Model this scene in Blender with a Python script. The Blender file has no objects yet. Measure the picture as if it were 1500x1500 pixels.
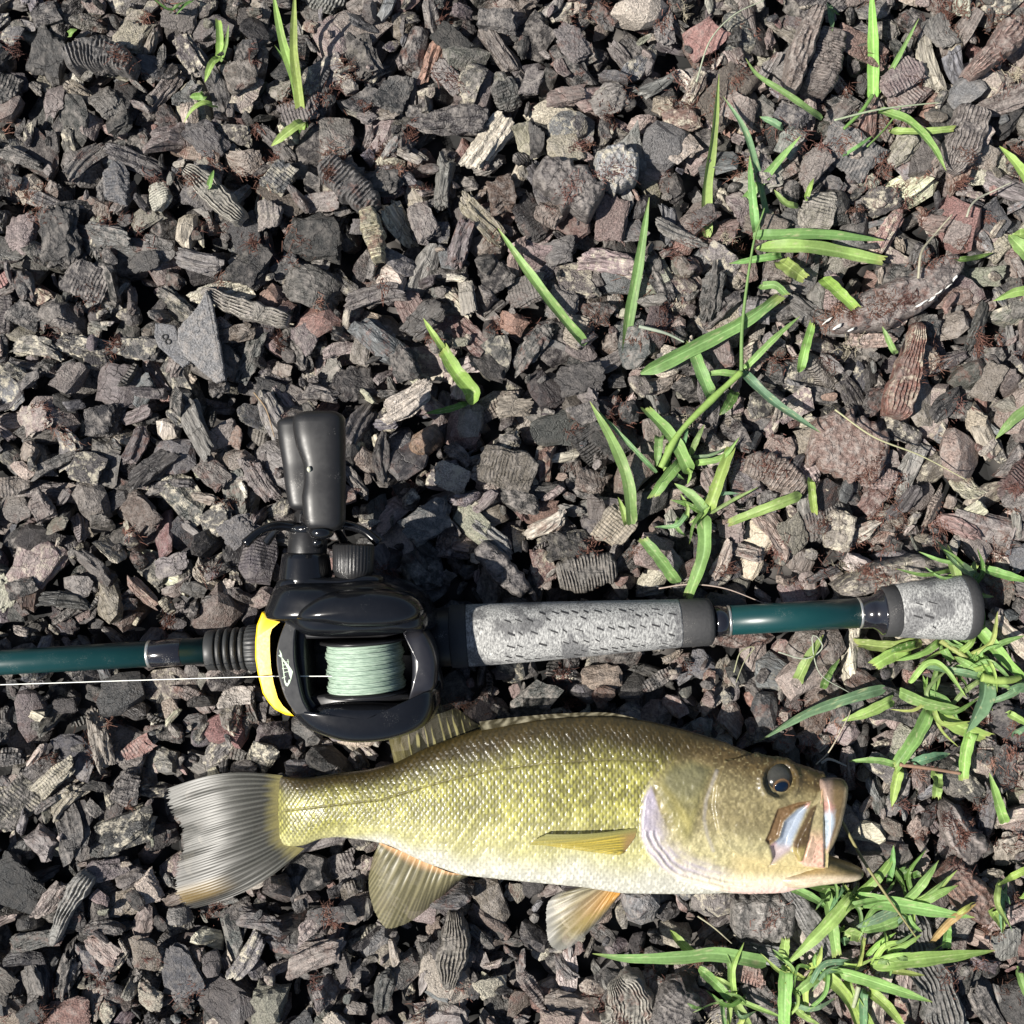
import bpy, math, random
import numpy as np
from mathutils import Vector

# ------------------------------------------------------------------ camera, sky, sun, exposure
S, D = 0.40, 0.45            # metres of ground across the picture, camera height above the mulch
SUN = Vector((-0.75, -0.25, 1.0)).normalized()
sc = bpy.context.scene
C = sc.collection
cam_d = bpy.data.cameras.new('camera')
cam_d.sensor_width = 36
cam_d.angle = 2 * math.atan(S / 2 / D)
cam_d.clip_start = 0.01
cam_d.clip_end = 500
cam = bpy.data.objects.new('camera', cam_d)
C.objects.link(cam)
cam.location = (0, 0, D)
sc.camera = cam
w = bpy.data.worlds.new('World')
sc.world = w
w.use_nodes = True
nt = w.node_tree
bg = nt.nodes['Background']
sky = nt.nodes.new('ShaderNodeTexSky')
sky.sky_type = 'NISHITA'
sky.sun_disc = False
sky.sun_elevation = math.asin(SUN.z)
sky.sun_rotation = math.atan2(SUN.x, SUN.y)
nt.links.new(sky.outputs[0], bg.inputs[0])
bg.inputs[1].default_value = 0.05
sun_d = bpy.data.lights.new('sun', 'SUN')
sun_d.energy = 5.0
sun_d.angle = math.radians(0.53)
sun_d.color = (1.0, 0.95, 0.87)
sun = bpy.data.objects.new('sun', sun_d)
C.objects.link(sun)
sun.location = SUN * 3
sun.rotation_euler = SUN.to_track_quat('Z', 'Y').to_euler()
vs = sc.view_settings
vs.view_transform = 'Standard'
vs.look = 'None'
vs.gamma = 1.0
vs.use_curve_mapping = False
vs.exposure = 0.8
sc.cycles.max_bounces = 6
sc.cycles.diffuse_bounces = 2
sc.cycles.glossy_bounces = 2
sc.cycles.transparent_max_bounces = 8

# ------------------------------------------------------------------ helpers
rng = np.random.default_rng(7)
random.seed(7)
K0 = S / 1500.0
def kz(z): return K0 * (D - z) / D
def W(px, py, z=0.0):
    """a point at height z that the photograph shows at (px, py)"""
    k = kz(z)
    return ((px - 750) * k, (750 - py) * k, z)
def PX(v):
    k = K0 * (D - v[:, 2]) / D
    return 750 + v[:, 0] / k, 750 - v[:, 1] / k
def smooth(a, b, x):
    t = np.clip((x - a) / (b - a), 0, 1)
    return t * t * (3 - 2 * t)
def spline(pts, n, closed=False):
    """Catmull-Rom through pts, n samples evenly spaced"""
    P = np.array(pts, float)
    if closed: Q = np.vstack([P[-1], P, P[0], P[1]])
    else: Q = np.vstack([2 * P[0] - P[1], P, 2 * P[-1] - P[-2]])
    out = []
    m = len(Q) - 3
    for i in range(m):
        t = np.linspace(0, 1, 16, endpoint=False)[:, None]
        a, b, c, d = Q[i], Q[i + 1], Q[i + 2], Q[i + 3]
        out.append(0.5 * ((2 * b) + (c - a) * t + (2 * a - 5 * b + 4 * c - d) * t ** 2 + (3 * b - a - 3 * c + d) * t ** 3))
    if not closed: out.append(P[-1:])
    O = np.vstack(out)
    if closed: O = np.vstack([O, O[:1]])
    s = np.concatenate([[0], np.cumsum(np.linalg.norm(np.diff(O, axis=0), axis=1))])
    q = np.linspace(0, s[-1], n, endpoint=not closed)
    return np.stack([np.interp(q, s, O[:, k]) for k in range(O.shape[1])], 1)
_ng = {}
def vnoise(x, y, cell, seed=0):
    """value noise in 0..1"""
    if seed not in _ng: _ng[seed] = np.random.default_rng(100 + seed).random((128, 128))
    g = _ng[seed]
    u, v = x / cell, y / cell
    i, j = np.floor(u).astype(int), np.floor(v).astype(int)
    f, h = u - i, v - j
    f, h = f * f * (3 - 2 * f), h * h * (3 - 2 * h)
    a = lambda p, q: g[p % 128, q % 128]
    return (a(i, j) * (1 - f) + a(i + 1, j) * f) * (1 - h) + (a(i, j + 1) * (1 - f) + a(i + 1, j + 1) * f) * h
def sdist(px, py, poly):
    """signed distance to a polygon, positive inside"""
    P = np.array(poly, float)
    A, B = P, np.roll(P, -1, 0)
    d = np.full(px.shape, 1e9)
    ins = np.zeros(px.shape, bool)
    for a, b in zip(A, B):
        e = b - a
        t = np.clip(((px - a[0]) * e[0] + (py - a[1]) * e[1]) / (e @ e), 0, 1)
        d = np.minimum(d, np.hypot(px - a[0] - t * e[0], py - a[1] - t * e[1]))
        if a[1] != b[1]:
            c = ((a[1] > py) != (b[1] > py)) & (px < (b[0] - a[0]) * (py - a[1]) / (b[1] - a[1]) + a[0])
            ins ^= c
    return np.where(ins, d, -d)
def ldist(px, py, line):
    P = np.array(line, float)
    d = np.full(px.shape, 1e9)
    for a, b in zip(P[:-1], P[1:]):
        e = b - a
        t = np.clip(((px - a[0]) * e[0] + (py - a[1]) * e[1]) / (e @ e), 0, 1)
        d = np.minimum(d, np.hypot(px - a[0] - t * e[0], py - a[1] - t * e[1]))
    return d
def mesh(name, V, F, smooth_shade=True, col=None, attrs=None):
    V = np.asarray(V, float)
    me = bpy.data.meshes.new(name)
    if isinstance(F, np.ndarray):
        n, m = F.shape
        me.vertices.add(len(V)); me.vertices.foreach_set('co', V.ravel())
        me.loops.add(n * m); me.loops.foreach_set('vertex_index', F.astype(np.int32).ravel())
        me.polygons.add(n); me.polygons.foreach_set('loop_start', np.arange(0, n * m, m, dtype=np.int32))
    else:
        me.from_pydata([tuple(v) for v in V], [], F)
    me.update(calc_edges=True)
    me.polygons.foreach_set('use_smooth', np.full(len(me.polygons), smooth_shade))
    if col is not None:
        a = me.attributes.new('tint', 'FLOAT_COLOR', 'POINT')
        c = np.ones((len(V), 4)); c[:, :np.asarray(col).shape[1]] = col
        a.data.foreach_set('color', c.ravel())
    for k, v in (attrs or {}).items():
        v = np.asarray(v, float)
        if v.ndim == 2:
            a = me.attributes.new(k, 'FLOAT_VECTOR', 'POINT'); a.data.foreach_set('vector', v.ravel())
        else:
            a = me.attributes.new(k, 'FLOAT', 'POINT'); a.data.foreach_set('value', v)
    me.validate()
    return me
def obj(name, me, mat=None, parent=None, label=None, cat=None, group=None, kind=None):
    o = bpy.data.objects.new(name, me)
    C.objects.link(o)
    if mat and me and not me.materials: me.materials.append(mat)
    if parent: o.parent = parent
    if label: o['label'] = label
    if cat: o['category'] = cat
    if group: o['group'] = group
    if kind: o['kind'] = kind
    return o
def empty(name, loc, label, cat, group=None):
    o = obj(name, None, label=label, cat=cat, group=group)
    o.empty_display_size = 0.01
    o.location = loc
    return o
def under(o, root):
    """make o, built in world coordinates, a part of root (an empty that is only moved)"""
    o.parent = root
    o.location = Vector(o.location) - root.location if root.type == 'EMPTY' else o.location
    return o
def grid_faces(nr, nc, wrap=False):
    i, j = np.meshgrid(np.arange(nr - 1), np.arange(nc if wrap else nc - 1), indexing='ij')
    i, j = i.ravel(), j.ravel()
    k = (j + 1) % nc
    return np.stack([i * nc + j, i * nc + k, (i + 1) * nc + k, (i + 1) * nc + j], 1)
def rings_mesh(name, rings, smooth_shade=True, cap=True, col=None):
    """loft of closed rings (each n x 3), both ends closed with a fan"""
    R = np.array(rings)
    m, n, _ = R.shape
    V = R.reshape(-1, 3)
    F = [tuple(f) for f in grid_faces(m, n, True)]
    if cap:
        V = np.vstack([V, R[0].mean(0), R[-1].mean(0)])
        a, b = m * n, m * n + 1
        F += [(a, (j + 1) % n, j) for j in range(n)]
        F += [(b, (m - 1) * n + j, (m - 1) * n + (j + 1) % n) for j in range(n)]
    return mesh(name, V, F, smooth_shade, col)
def dome(name, outline, zref, prof, n=72, centre=None):
    """a closed solid: the outline (photo pixels at height zref) swept through (scale, z) rings"""
    o = spline(outline, n, True)
    P = np.array([W(x, y, zref) for x, y in o])
    c = P.mean(0) if centre is None else np.array(W(*centre, zref))
    rings = []
    for s, z in prof:
        r = c + (P - c) * s
        r[:, 2] = z
        rings.append(r)
    if P[:, 0] @ np.roll(P[:, 1], -1) - P[:, 1] @ np.roll(P[:, 0], -1) < 0: rings = [r[::-1] for r in rings]
    return rings_mesh(name, rings)
def prism(name, outline, z0, z1, bev=0.0006, n=None, smooth_shade=True):
    o = np.array(outline, float) if n is None else spline(outline, n, True)
    P = np.array([W(x, y, z1) for x, y in o])
    if P[:, 0] @ np.roll(P[:, 1], -1) - P[:, 1] @ np.roll(P[:, 0], -1) < 0: P = P[::-1]
    T = np.roll(P, -1, 0) - np.roll(P, 1, 0)
    N = np.stack([T[:, 1], -T[:, 0], 0 * T[:, 0]], 1)
    N /= np.linalg.norm(N, axis=1)[:, None] + 1e-9
    def ring(off, z):
        r = P - N * off
        r[:, 2] = z
        return r
    R = [ring(bev, z0), ring(0, z0 + bev), ring(0, z1 - bev), ring(bev * .3, z1 - bev * .3), ring(bev, z1)]
    m, n_ = len(R), len(P)
    V = np.vstack(R)
    F = [tuple(f) for f in grid_faces(m, n_, True)]
    F.append(tuple(range(n_))[::-1])
    F.append(tuple((m - 1) * n_ + j for j in range(n_)))
    return mesh(name, V, F, smooth_shade)
def frame(d):
    d = np.asarray(d, float); d = d / np.linalg.norm(d)
    u = np.cross(d, (0, 0, 1.0))
    if np.linalg.norm(u) < 1e-6: u = np.array([1.0, 0, 0])
    u /= np.linalg.norm(u)
    return d, u, np.cross(u, d)
def lathe(name, a, b, prof, n=48, smooth_shade=True, cap=True, rmod=None):
    """turned solid from a to b; prof = (t along, radius)"""
    a, b = np.array(a, float), np.array(b, float)
    d, u, v = frame(b - a)
    L = np.linalg.norm(b - a)
    th = np.linspace(0, 2 * np.pi, n, endpoint=False)
    rings = []
    for t, r in prof:
        rr = r * np.ones(n) if rmod is None else r * (1 + rmod(t, th))
        rings.append(a + d * L * t + np.outer(np.cos(th) * rr, u) + np.outer(np.sin(th) * rr, v))
    return rings_mesh(name, rings, smooth_shade, cap)
def tube(name, pts, r, n=8, nseg=40, taper=None):
    P = spline(pts, nseg) if len(pts) > 2 else np.array([np.array(pts[0]) + (np.array(pts[1]) - np.array(pts[0])) * t for t in np.linspace(0, 1, nseg)])
    th = np.linspace(0, 2 * np.pi, n, endpoint=False)
    rings = []
    for i, p in enumerate(P):
        d, u, v = frame(P[min(i + 1, len(P) - 1)] - P[max(i - 1, 0)])
        rr = r if taper is None else r * np.interp(i / (len(P) - 1), np.linspace(0, 1, len(taper)), taper)
        rings.append(p + np.outer(np.cos(th) * rr, u) + np.outer(np.sin(th) * rr, v))
    return rings_mesh(name, rings)

# ------------------------------------------------------------------ materials
def nodes(name):
    m = bpy.data.materials.new(name)
    m.use_nodes = True
    t = m.node_tree
    return m, t, t.nodes['Principled BSDF'], t.nodes['Material Output']
def N(t, kind, **kw):
    n = t.nodes.new('ShaderNode' + kind)
    for k, v in kw.items():
        if k.startswith('i_'):
            n.inputs[k[2:].replace('_', ' ')].default_value = v
        else: setattr(n, k, v)
    return n
def ramp(t, src, stops):
    r = N(t, 'ValToRGB')
    e = r.color_ramp.elements
    while len(e) < len(stops): e.new(0.5)
    for q, (p, c) in zip(e, stops):
        q.position = p; q.color = (*c, 1) if len(c) == 3 else c
    t.links.new(src, r.inputs[0])
    return r.outputs[0]
def mixc(t, fac, a, b, mode='MIX'):
    n = N(t, 'MixRGB', blend_type=mode)
    for s, v in ((n.inputs[0], fac), (n.inputs[1], a), (n.inputs[2], b)):
        if hasattr(v, 'is_output'): t.links.new(v, s)
        elif isinstance(v, (int, float)): s.default_value = v
        else: s.default_value = (*v, 1)
    return n.outputs[0]
def simple(name, col, rough=0.4, metal=0.0, spec=0.5, coat=0.0, noise=0.0, nscale=400, bump=0.0, bscale=800, dust=0.0, dustcol=(0.35, 0.33, 0.3)):
    """plain paint, plastic or metal with fine wear, dust specks and relief"""
    m, t, p, out = nodes(name)
    co = N(t, 'TexCoord')
    p.inputs['Metallic'].default_value = metal
    p.inputs['Specular IOR Level'].default_value = spec
    p.inputs['Coat Weight'].default_value = coat
    p.inputs['Coat Roughness'].default_value = 0.08
    n1 = N(t, 'TexNoise', i_Scale=nscale, i_Detail=5.0, i_Roughness=0.65)
    t.links.new(co.outputs['Object'], n1.inputs['Vector'])
    c = mixc(t, n1.outputs[0], tuple(x * (1 - noise) for x in col), tuple(min(1, x * (1 + noise)) for x in col))
    if dust:
        n2 = N(t, 'TexNoise', i_Scale=2600.0, i_Detail=2.0, i_Roughness=0.6)
        n3 = N(t, 'TexNoise', i_Scale=120.0, i_Detail=4.0)
        t.links.new(co.outputs['Object'], n2.inputs['Vector']); t.links.new(co.outputs['Object'], n3.inputs['Vector'])
        mu = N(t, 'Math', operation='MULTIPLY'); t.links.new(n2.outputs[0], mu.inputs[0]); t.links.new(n3.outputs[0], mu.inputs[1])
        f = ramp(t, mu.outputs[0], [(0.37, (0, 0, 0)), (0.43, (dust,) * 3)])
        c = mixc(t, f, c, dustcol)
    t.links.new(c, p.inputs['Base Color'])
    rr = ramp(t, n1.outputs[0], [(0.3, (rough * 0.9,) * 3), (0.7, (min(1, rough * 1.12),) * 3)])
    t.links.new(rr, p.inputs['Roughness'])
    if bump:
        n4 = N(t, 'TexNoise', i_Scale=bscale, i_Detail=4.0)
        t.links.new(co.outputs['Object'], n4.inputs['Vector'])
        b = N(t, 'Bump', i_Strength=bump, i_Distance=0.0004)
        t.links.new(n4.outputs[0], b.inputs['Height']); t.links.new(b.outputs[0], p.inputs['Normal'])
    return m

def chip_material():
    m, t, p, out = nodes('shredded_rubber')
    tint = N(t, 'Attribute', attribute_name='tint')
    loc = N(t, 'Attribute', attribute_name='loc')
    rdg = N(t, 'Attribute', attribute_name='ridge')
    V = loc.outputs['Vector']
    mp = N(t, 'Mapping'); mp.inputs['Scale'].default_value = (.16, 1.0, 1.0)
    t.links.new(V, mp.inputs['Vector'])
    def nz(scale, detail=5.0, rough=0.6, src=V):
        n = N(t, 'TexNoise', i_Scale=scale, i_Detail=detail, i_Roughness=rough)
        t.links.new(src, n.inputs['Vector'])
        return n.outputs[0]
    def math_(op, a, b_):
        n = N(t, 'Math', operation=op, use_clamp=True)
        for k, v in enumerate((a, b_)):
            if hasattr(v, 'is_output'): t.links.new(v, n.inputs[k])
            else: n.inputs[k].default_value = v
        return n.outputs[0]
    fine, mid = nz(1500.0, 3.0, 0.75), nz(300.0, 4.0, 0.68)
    fibre = nz(1000.0, 3.0, 0.65, mp.outputs[0])
    own = nz(2.3, 0.0)                      # one value for each chip
    own2 = nz(3.7, 0.0)
    fb = tint.outputs['Alpha']              # how fibrous the chip is
    grain = mixc(t, fb, fine, fibre)
    g = ramp(t, grain, [(0.30, (0.35,) * 3), (0.5, (1.0,) * 3), (0.70, (2.0,) * 3)])
    c = mixc(t, 1.0, tint.outputs['Color'], g, 'MULTIPLY')
    wth = math_('MULTIPLY', ramp(t, mid, [(0.45, (0, 0, 0)), (0.68, (0.75,) * 3)]), ramp(t, own2, [(.35, (.15,) * 3), (.65, (1,) * 3)]))
    c = mixc(t, wth, c, (0.32, 0.29, 0.265))
    rust = math_('MULTIPLY', ramp(t, nz(170.0, 4.0, 0.75), [(0.52, (0, 0, 0)), (0.66, (0.75,) * 3)]), ramp(t, own, [(.56, (0,) * 3), (.66, (1,) * 3)]))
    c = mixc(t, rust, c, (0.12, 0.06, 0.046))
    crust = math_('MULTIPLY', ramp(t, nz(260.0, 4.0, 0.75), [(0.50, (0, 0, 0)), (0.62, (0.85,) * 3)]), ramp(t, own, [(.31, (1,) * 3), (.37, (0,) * 3)]))
    c = mixc(t, crust, c, (0.46, 0.42, 0.33))
    crack = N(t, 'TexVoronoi', feature='DISTANCE_TO_EDGE', i_Scale=75.0)
    wob = N(t, 'MixRGB', blend_type='ADD'); wob.inputs[0].default_value = .006
    nv = N(t, 'TexNoise', i_Scale=260.0, i_Detail=3.0); t.links.new(V, nv.inputs['Vector'])
    t.links.new(V, wob.inputs[1]); t.links.new(nv.outputs['Color'], wob.inputs[2]); t.links.new(wob.outputs[0], crack.inputs['Vector'])
    ck = ramp(t, crack.outputs['Distance'], [(0.0, (0,) * 3), (0.025, (1,) * 3)])
    ckf = ramp(t, own, [(.47, (0,) * 3), (.52, (.7,) * 3), (.57, (0,) * 3)])
    c = mixc(t, ckf, c, ck, 'MULTIPLY')
    t.links.new(c, p.inputs['Base Color'])
    t.links.new(ramp(t, mid, [(0.35, (0.36,) * 3), (0.62, (0.75,) * 3)]), p.inputs['Roughness'])
    p.inputs['Specular IOR Level'].default_value = 0.55
    wv = N(t, 'TexWave', bands_direction='X', i_Scale=235.0, i_Distortion=3.0, i_Detail=3.0)
    wv.inputs['Detail Scale'].default_value = 1.2
    t.links.new(V, wv.inputs['Vector'])
    rm = math_('MULTIPLY', rdg.outputs['Fac'], ramp(t, nz(120.0, 2.0), [(.38, (.1,) * 3), (.55, (1,) * 3)]))
    mr = math_('MULTIPLY', wv.outputs['Fac'], rm)
    def add(a, ka, b_=None):
        n = N(t, 'Math', operation='MULTIPLY_ADD')
        t.links.new(a, n.inputs[0])
        if hasattr(ka, 'is_output'): t.links.new(ka, n.inputs[1])
        else: n.inputs[1].default_value = ka
        if b_: t.links.new(b_, n.inputs[2])
        else: n.inputs[2].default_value = 0
        return n.outputs[0]
    rgh = N(t, 'MapRange'); t.links.new(own2, rgh.inputs[0])
    for k, v in ((1, .38), (2, .62), (3, .0004), (4, .0020)): rgh.inputs[k].default_value = v
    hsum = add(mr, .0009, add(ck, .0003, add(mid, rgh.outputs[0], add(grain, .0009))))
    b = N(t, 'Bump', i_Strength=.95, i_Distance=1.0)
    t.links.new(hsum, b.inputs['Height'])
    t.links.new(b.outputs[0], p.inputs['Normal'])
    return m
CHIP = chip_material()

def tinted(name, rough=0.4, spec=0.5, coat=0.0, trans=0.0, alpha=False, bump=0.0, bscale=900.0, grain=0.25, gscale=900.0, metal=0.0, sss=0.0):
    """material whose colour is stored per vertex, with grain, relief and light passing through thin parts"""
    m, t, p, out = nodes(name)
    a = N(t, 'Attribute', attribute_name='tint')
    co = N(t, 'TexCoord')
    n = N(t, 'TexNoise', i_Scale=gscale, i_Detail=5.0, i_Roughness=0.7)
    t.links.new(co.outputs['Object'], n.inputs['Vector'])
    g = ramp(t, n.outputs[0], [(0.3, (1 - grain,) * 3), (0.7, (1 + grain,) * 3)])
    c = mixc(t, 1.0, a.outputs['Color'], g, 'MULTIPLY')
    t.links.new(c, p.inputs['Base Color'])
    p.inputs['Roughness'].default_value = rough
    p.inputs['Specular IOR Level'].default_value = spec
    p.inputs['Coat Weight'].default_value = coat
    p.inputs['Coat Roughness'].default_value = 0.12
    p.inputs['Metallic'].default_value = metal
    if sss:
        p.inputs['Subsurface Weight'].default_value = sss
        p.inputs['Subsurface Radius'].default_value = (0.003, 0.0015, 0.001)
        p.inputs['Subsurface Scale'].default_value = 1.0
    if bump:
        nb = N(t, 'TexNoise', i_Scale=bscale, i_Detail=4.0)
        t.links.new(co.outputs['Object'], nb.inputs['Vector'])
        b = N(t, 'Bump', i_Strength=bump, i_Distance=0.0004)
        t.links.new(nb.outputs[0], b.inputs['Height']); t.links.new(b.outputs[0], p.inputs['Normal'])
    sh = p.outputs[0]
    if trans:
        tr = N(t, 'BsdfTranslucent')
        t.links.new(c, tr.inputs[0])
        mx = N(t, 'MixShader'); mx.inputs[0].default_value = trans
        t.links.new(sh, mx.inputs[1]); t.links.new(tr.outputs[0], mx.inputs[2])
        sh = mx.outputs[0]
    if alpha:
        tp = N(t, 'BsdfTransparent')
        mx = N(t, 'MixShader')
        t.links.new(a.outputs['Alpha'], mx.inputs[0])
        t.links.new(tp.outputs[0], mx.inputs[1]); t.links.new(sh, mx.inputs[2])
        sh = mx.outputs[0]
    t.links.new(sh, out.inputs['Surface'])
    return m

# ------------------------------------------------------------------ ground and rubber mulch
def ico(level):
    p = (1 + 5 ** .5) / 2
    V = [(-1, p, 0), (1, p, 0), (-1, -p, 0), (1, -p, 0), (0, -1, p), (0, 1, p), (0, -1, -p), (0, 1, -p), (p, 0, -1), (p, 0, 1), (-p, 0, -1), (-p, 0, 1)]
    F = [(0, 11, 5), (0, 5, 1), (0, 1, 7), (0, 7, 10), (0, 10, 11), (1, 5, 9), (5, 11, 4), (11, 10, 2), (10, 7, 6), (7, 1, 8), (3, 9, 4), (3, 4, 2), (3, 2, 6), (3, 6, 8), (3, 8, 9), (4, 9, 5), (2, 4, 11), (6, 2, 10), (8, 6, 7), (9, 8, 1)]
    V = [np.array(v) / np.linalg.norm(v) for v in V]
    for _ in range(level):
        mid, G = {}, []
        def m(a, b):
            k = (min(a, b), max(a, b))
            if k not in mid:
                q = V[a] + V[b]; V.append(q / np.linalg.norm(q)); mid[k] = len(V) - 1
            return mid[k]
        for a, b, c in F:
            x, y, z = m(a, b), m(b, c), m(c, a)
            G += [(a, x, z), (b, y, x), (c, z, y), (x, y, z)]
        F = G
    return np.array(V), np.array(F)
ICO = [ico(i) for i in range(5)]
PROPS = {'block': (1, .74, .55), 'flake': (1, .68, .27), 'splinter': (1, .34, .27), 'ridged': (1, .68, .36), 'curl': (1, .62, .2)}
def chip_shape(kind, size, lvl):
    d, F = ICO[lvl]
    n = rng.integers(4, 9)
    pn = rng.normal(size=(n, 3)); pn /= np.linalg.norm(pn, axis=1)[:, None]
    pn = np.vstack([pn, np.eye(3) + rng.normal(0, .16, (3, 3)), -np.eye(3) + rng.normal(0, .16, (3, 3))])
    pn /= np.linalg.norm(pn, axis=1)[:, None]
    h = np.concatenate([rng.uniform(.72, 1.05, n), rng.uniform(.6, .85, 6)])
    q = (d @ pn.T) / h
    r = 1 / np.maximum(q.max(1), .35)
    v = d * r[:, None]
    v /= np.abs(v).max(0)
    ph = rng.uniform(0, 6.28, (6, 3)); kf = rng.normal(0, 1, (6, 3)) * np.array([2.2, 3, 4.5, 6, 9, 12])[:, None]
    amp = np.array([.06, .05, .035, .035, .045, .045]) * (1.0 if lvl > 1 else .8)
    dis = sum(a * np.sin(v @ k + p[0]) for a, k, p in zip(amp, kf, ph))
    v = v * (1 + dis[:, None])
    if rng.random() < .35 and lvl > 1:    # split in layers
        q_ = rng.integers(2, 4); zl = v[:, 2] * q_ + .6 * np.sin(v[:, 0] * 2 + ph[0, 0]) + .5 * np.sin(v[:, 1] * 3 + ph[1, 0])
        v[:, :2] *= (1 + .16 * (np.floor(zl) % 2 - .5))[:, None]
    if kind == 'splinter':   # torn fibre along the length
        v[:, 1:] *= (1 + .16 * np.sin(np.arctan2(v[:, 2], v[:, 1]) * rng.integers(5, 9) + v[:, 0] * 2))[:, None]
        v[:, 1] += .35 * rng.normal() * v[:, 0] ** 2
    pr = np.array(PROPS[kind]) * np.array([1, rng.uniform(.8, 1.2), rng.uniform(.75, 1.3)])
    v = v * pr * size / 2
    if kind == 'curl':
        v[:, 2] += rng.choice([-1, 1]) * size * rng.uniform(.25, .6) * (v[:, 0] / size) ** 2 * 2
    if kind == 'ridged' and lvl >= 4:
        top = smooth(0, .12, v[:, 2] / size)
        pitch = rng.uniform(.00115, .0015)
        v[:, 2] += top * .00038 * np.sin(v[:, 0] * 6.283 / pitch + .8 * np.sin(v[:, 1] * 300))
    return v, F
TINTS = {'charcoal': (.030, .028, .027), 'grey': (.092, .084, .079), 'brown-grey': (.150, .122, .108), 'reddish brown': (.13, .080, .067), 'pale dusty': (.26, .235, .19), 'blue-grey': (.070, .070, .074)}
def pick_tint(x):
    r = np.clip((x + .2) / .4, 0, 1)
    pw = np.array([.38 - .18 * r, .31 - .06 * r, .12 + .26 * r, .02 + .08 * r, .12 - .05 * r, .09])
    n = list(TINTS)[rng.choice(6, p=pw / pw.sum())]
    return n, np.array(TINTS[n]) * rng.uniform(.5, 1.55) * (1 + rng.normal(0, .04, 3)) * (0.9 + .25 * r)
def rot(az, tx, ty):
    ca, sa, cx, sx, cy, sy = math.cos(az), math.sin(az), math.cos(tx), math.sin(tx), math.cos(ty), math.sin(ty)
    return np.array([[ca, -sa, 0], [sa, ca, 0], [0, 0, 1]]) @ np.array([[cy, 0, sy], [0, 1, 0], [-sy, 0, cy]]) @ np.array([[1, 0, 0], [0, cx, -sx], [0, sx, cx]])
HALF, CELL = 0.52, 0.0015
GN = int(2 * HALF / CELL)
hm = np.full((GN, GN), -0.030)
def cells(xy):
    return np.clip(((xy + HALF) / CELL).astype(int), 0, GN - 1)
class Pile:
    def __init__(s): s.V, s.F, s.T, s.L, s.R, s.n = [], [], [], [], [], 0
    def add(s, v, f, tint, loc, ridge):
        s.V.append(v); s.F.append(f + s.n); s.n += len(v)
        s.T.append(np.tile(tint, (len(v), 1))); s.L.append(loc); s.R.append(np.full(len(v), ridge))
    def build(s, name, **kw):
        me = mesh(name, np.vstack(s.V), np.vstack(s.F), False, np.vstack(s.T), {'loc': np.vstack(s.L), 'ridge': np.concatenate(s.R)})
        return obj(name, me, CHIP, **kw)
ZOFF = 0.0
FISH = [(250, 1140), (410, 1130), (560, 1085), (700, 1055), (900, 1040), (1100, 1090), (1245, 1140), (1270, 1280), (1130, 1315), (900, 1390), (810, 1400), (690, 1300), (570, 1365), (530, 1250), (440, 1260), (290, 1340), (255, 1310)]
RODZ = [(-300, 960), (300, 925), (380, 890), (430, 750), (500, 745), (560, 840), (690, 875), (1000, 870), (1280, 860), (1300, 835), (1430, 835), (1430, 940), (1000, 960), (690, 990), (640, 1090), (440, 1090), (370, 1000), (300, 990), (-300, 1015)]
_gx = (np.arange(GN) + .5) * CELL - HALF
_GX, _GY = np.meshgrid(_gx, _gx, indexing='ij')
_gpx, _gpy = 750 + _GX / K0, 750 - _GY / K0
NEAR = np.maximum(sdist(_gpx, _gpy, FISH), sdist(_gpx, _gpy, RODZ))       # > 0 under the fish, the rod and the reel
LIMIT = np.where(NEAR > 0, -0.001, np.interp(NEAR, [-60, 0], [0.0105, 0.002]))
def drop(v, xy, sink=90):
    c = cells(v[:, :2] + xy)
    low = v[:, 2] < 0
    return np.percentile(hm[c[low, 0], c[low, 1]] - v[low, 2], sink)
def settle(v):
    c = cells(v[:, :2])
    np.maximum.at(hm, (c[:, 0], c[:, 1]), v[:, 2])
KINDS = ['block', 'flake', 'splinter', 'ridged', 'curl']
def lay(count, lo, hi, lvl, half, tilt, tries, keep, pk, limit=True, big_lvl=None, hole=0):
    """let chips fall one by one, each into the lowest of a few random spots"""
    for _ in range(count):
        size = lo + (hi - lo) * rng.random() ** 1.9
        kind = KINDS[rng.choice(5, p=pk)]
        L = lvl if big_lvl is None or size < 0.016 else big_lvl
        if kind == 'splinter': size *= 1.35
        v0, F = chip_shape(kind, size, L)
        R = rot(rng.uniform(0, 6.283), rng.normal(0, tilt), rng.normal(0, tilt))
        v = v0 @ R.T
        best = None
        for _t in range(tries):
            xy = rng.uniform(-half, half, 2)
            while np.abs(xy).max() < hole: xy = rng.uniform(-half, half, 2)
            z = drop(v, xy)
            if best is None or z < best[0]: best = (z, xy)
        z, xy = best
        p = v + np.array([xy[0], xy[1], z])
        if limit:
            c = cells(p[:, :2])
            if (p[:, 2] > LIMIT[c[:, 0], c[:, 1]] + ZOFF).any(): continue
        settle(p)
        tn, tint = pick_tint(xy[0])
        tint = np.append(tint, {'splinter': 1.0, 'curl': .6}.get(kind, rng.choice([0, .3, .8], p=[.5, .25, .25])))
        keep(p, F, tint, v0 + rng.uniform(-1, 1, 3), (rng.random() < .07) * rng.uniform(.4, .9) if kind != 'ridged' else rng.choice([.35, .6, 1.0]), (kind, tn, size, v0, R, np.array([xy[0], xy[1], z])))
gp = Pile()
bulk = lambda v, f, t, l, r, info: gp.add(v, f, t, l, r)
lay(3000, .010, .024, 1, .298, .45, 2, bulk, [.35, .3, .3, .0, .05], False)
lay(3300, .014, .034, 1, HALF - .016, .5, 3, bulk, [.3, .35, .3, .0, .05], False, None, .27)
inner = np.abs(_gx) < .21
level = np.percentile(hm[np.ix_(inner, inner)], 75)
ZOFF = level + .004
lay(1700, .009, .024, 2, .285, .5, 3, bulk, [.12, .40, .38, .0, .10])
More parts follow.
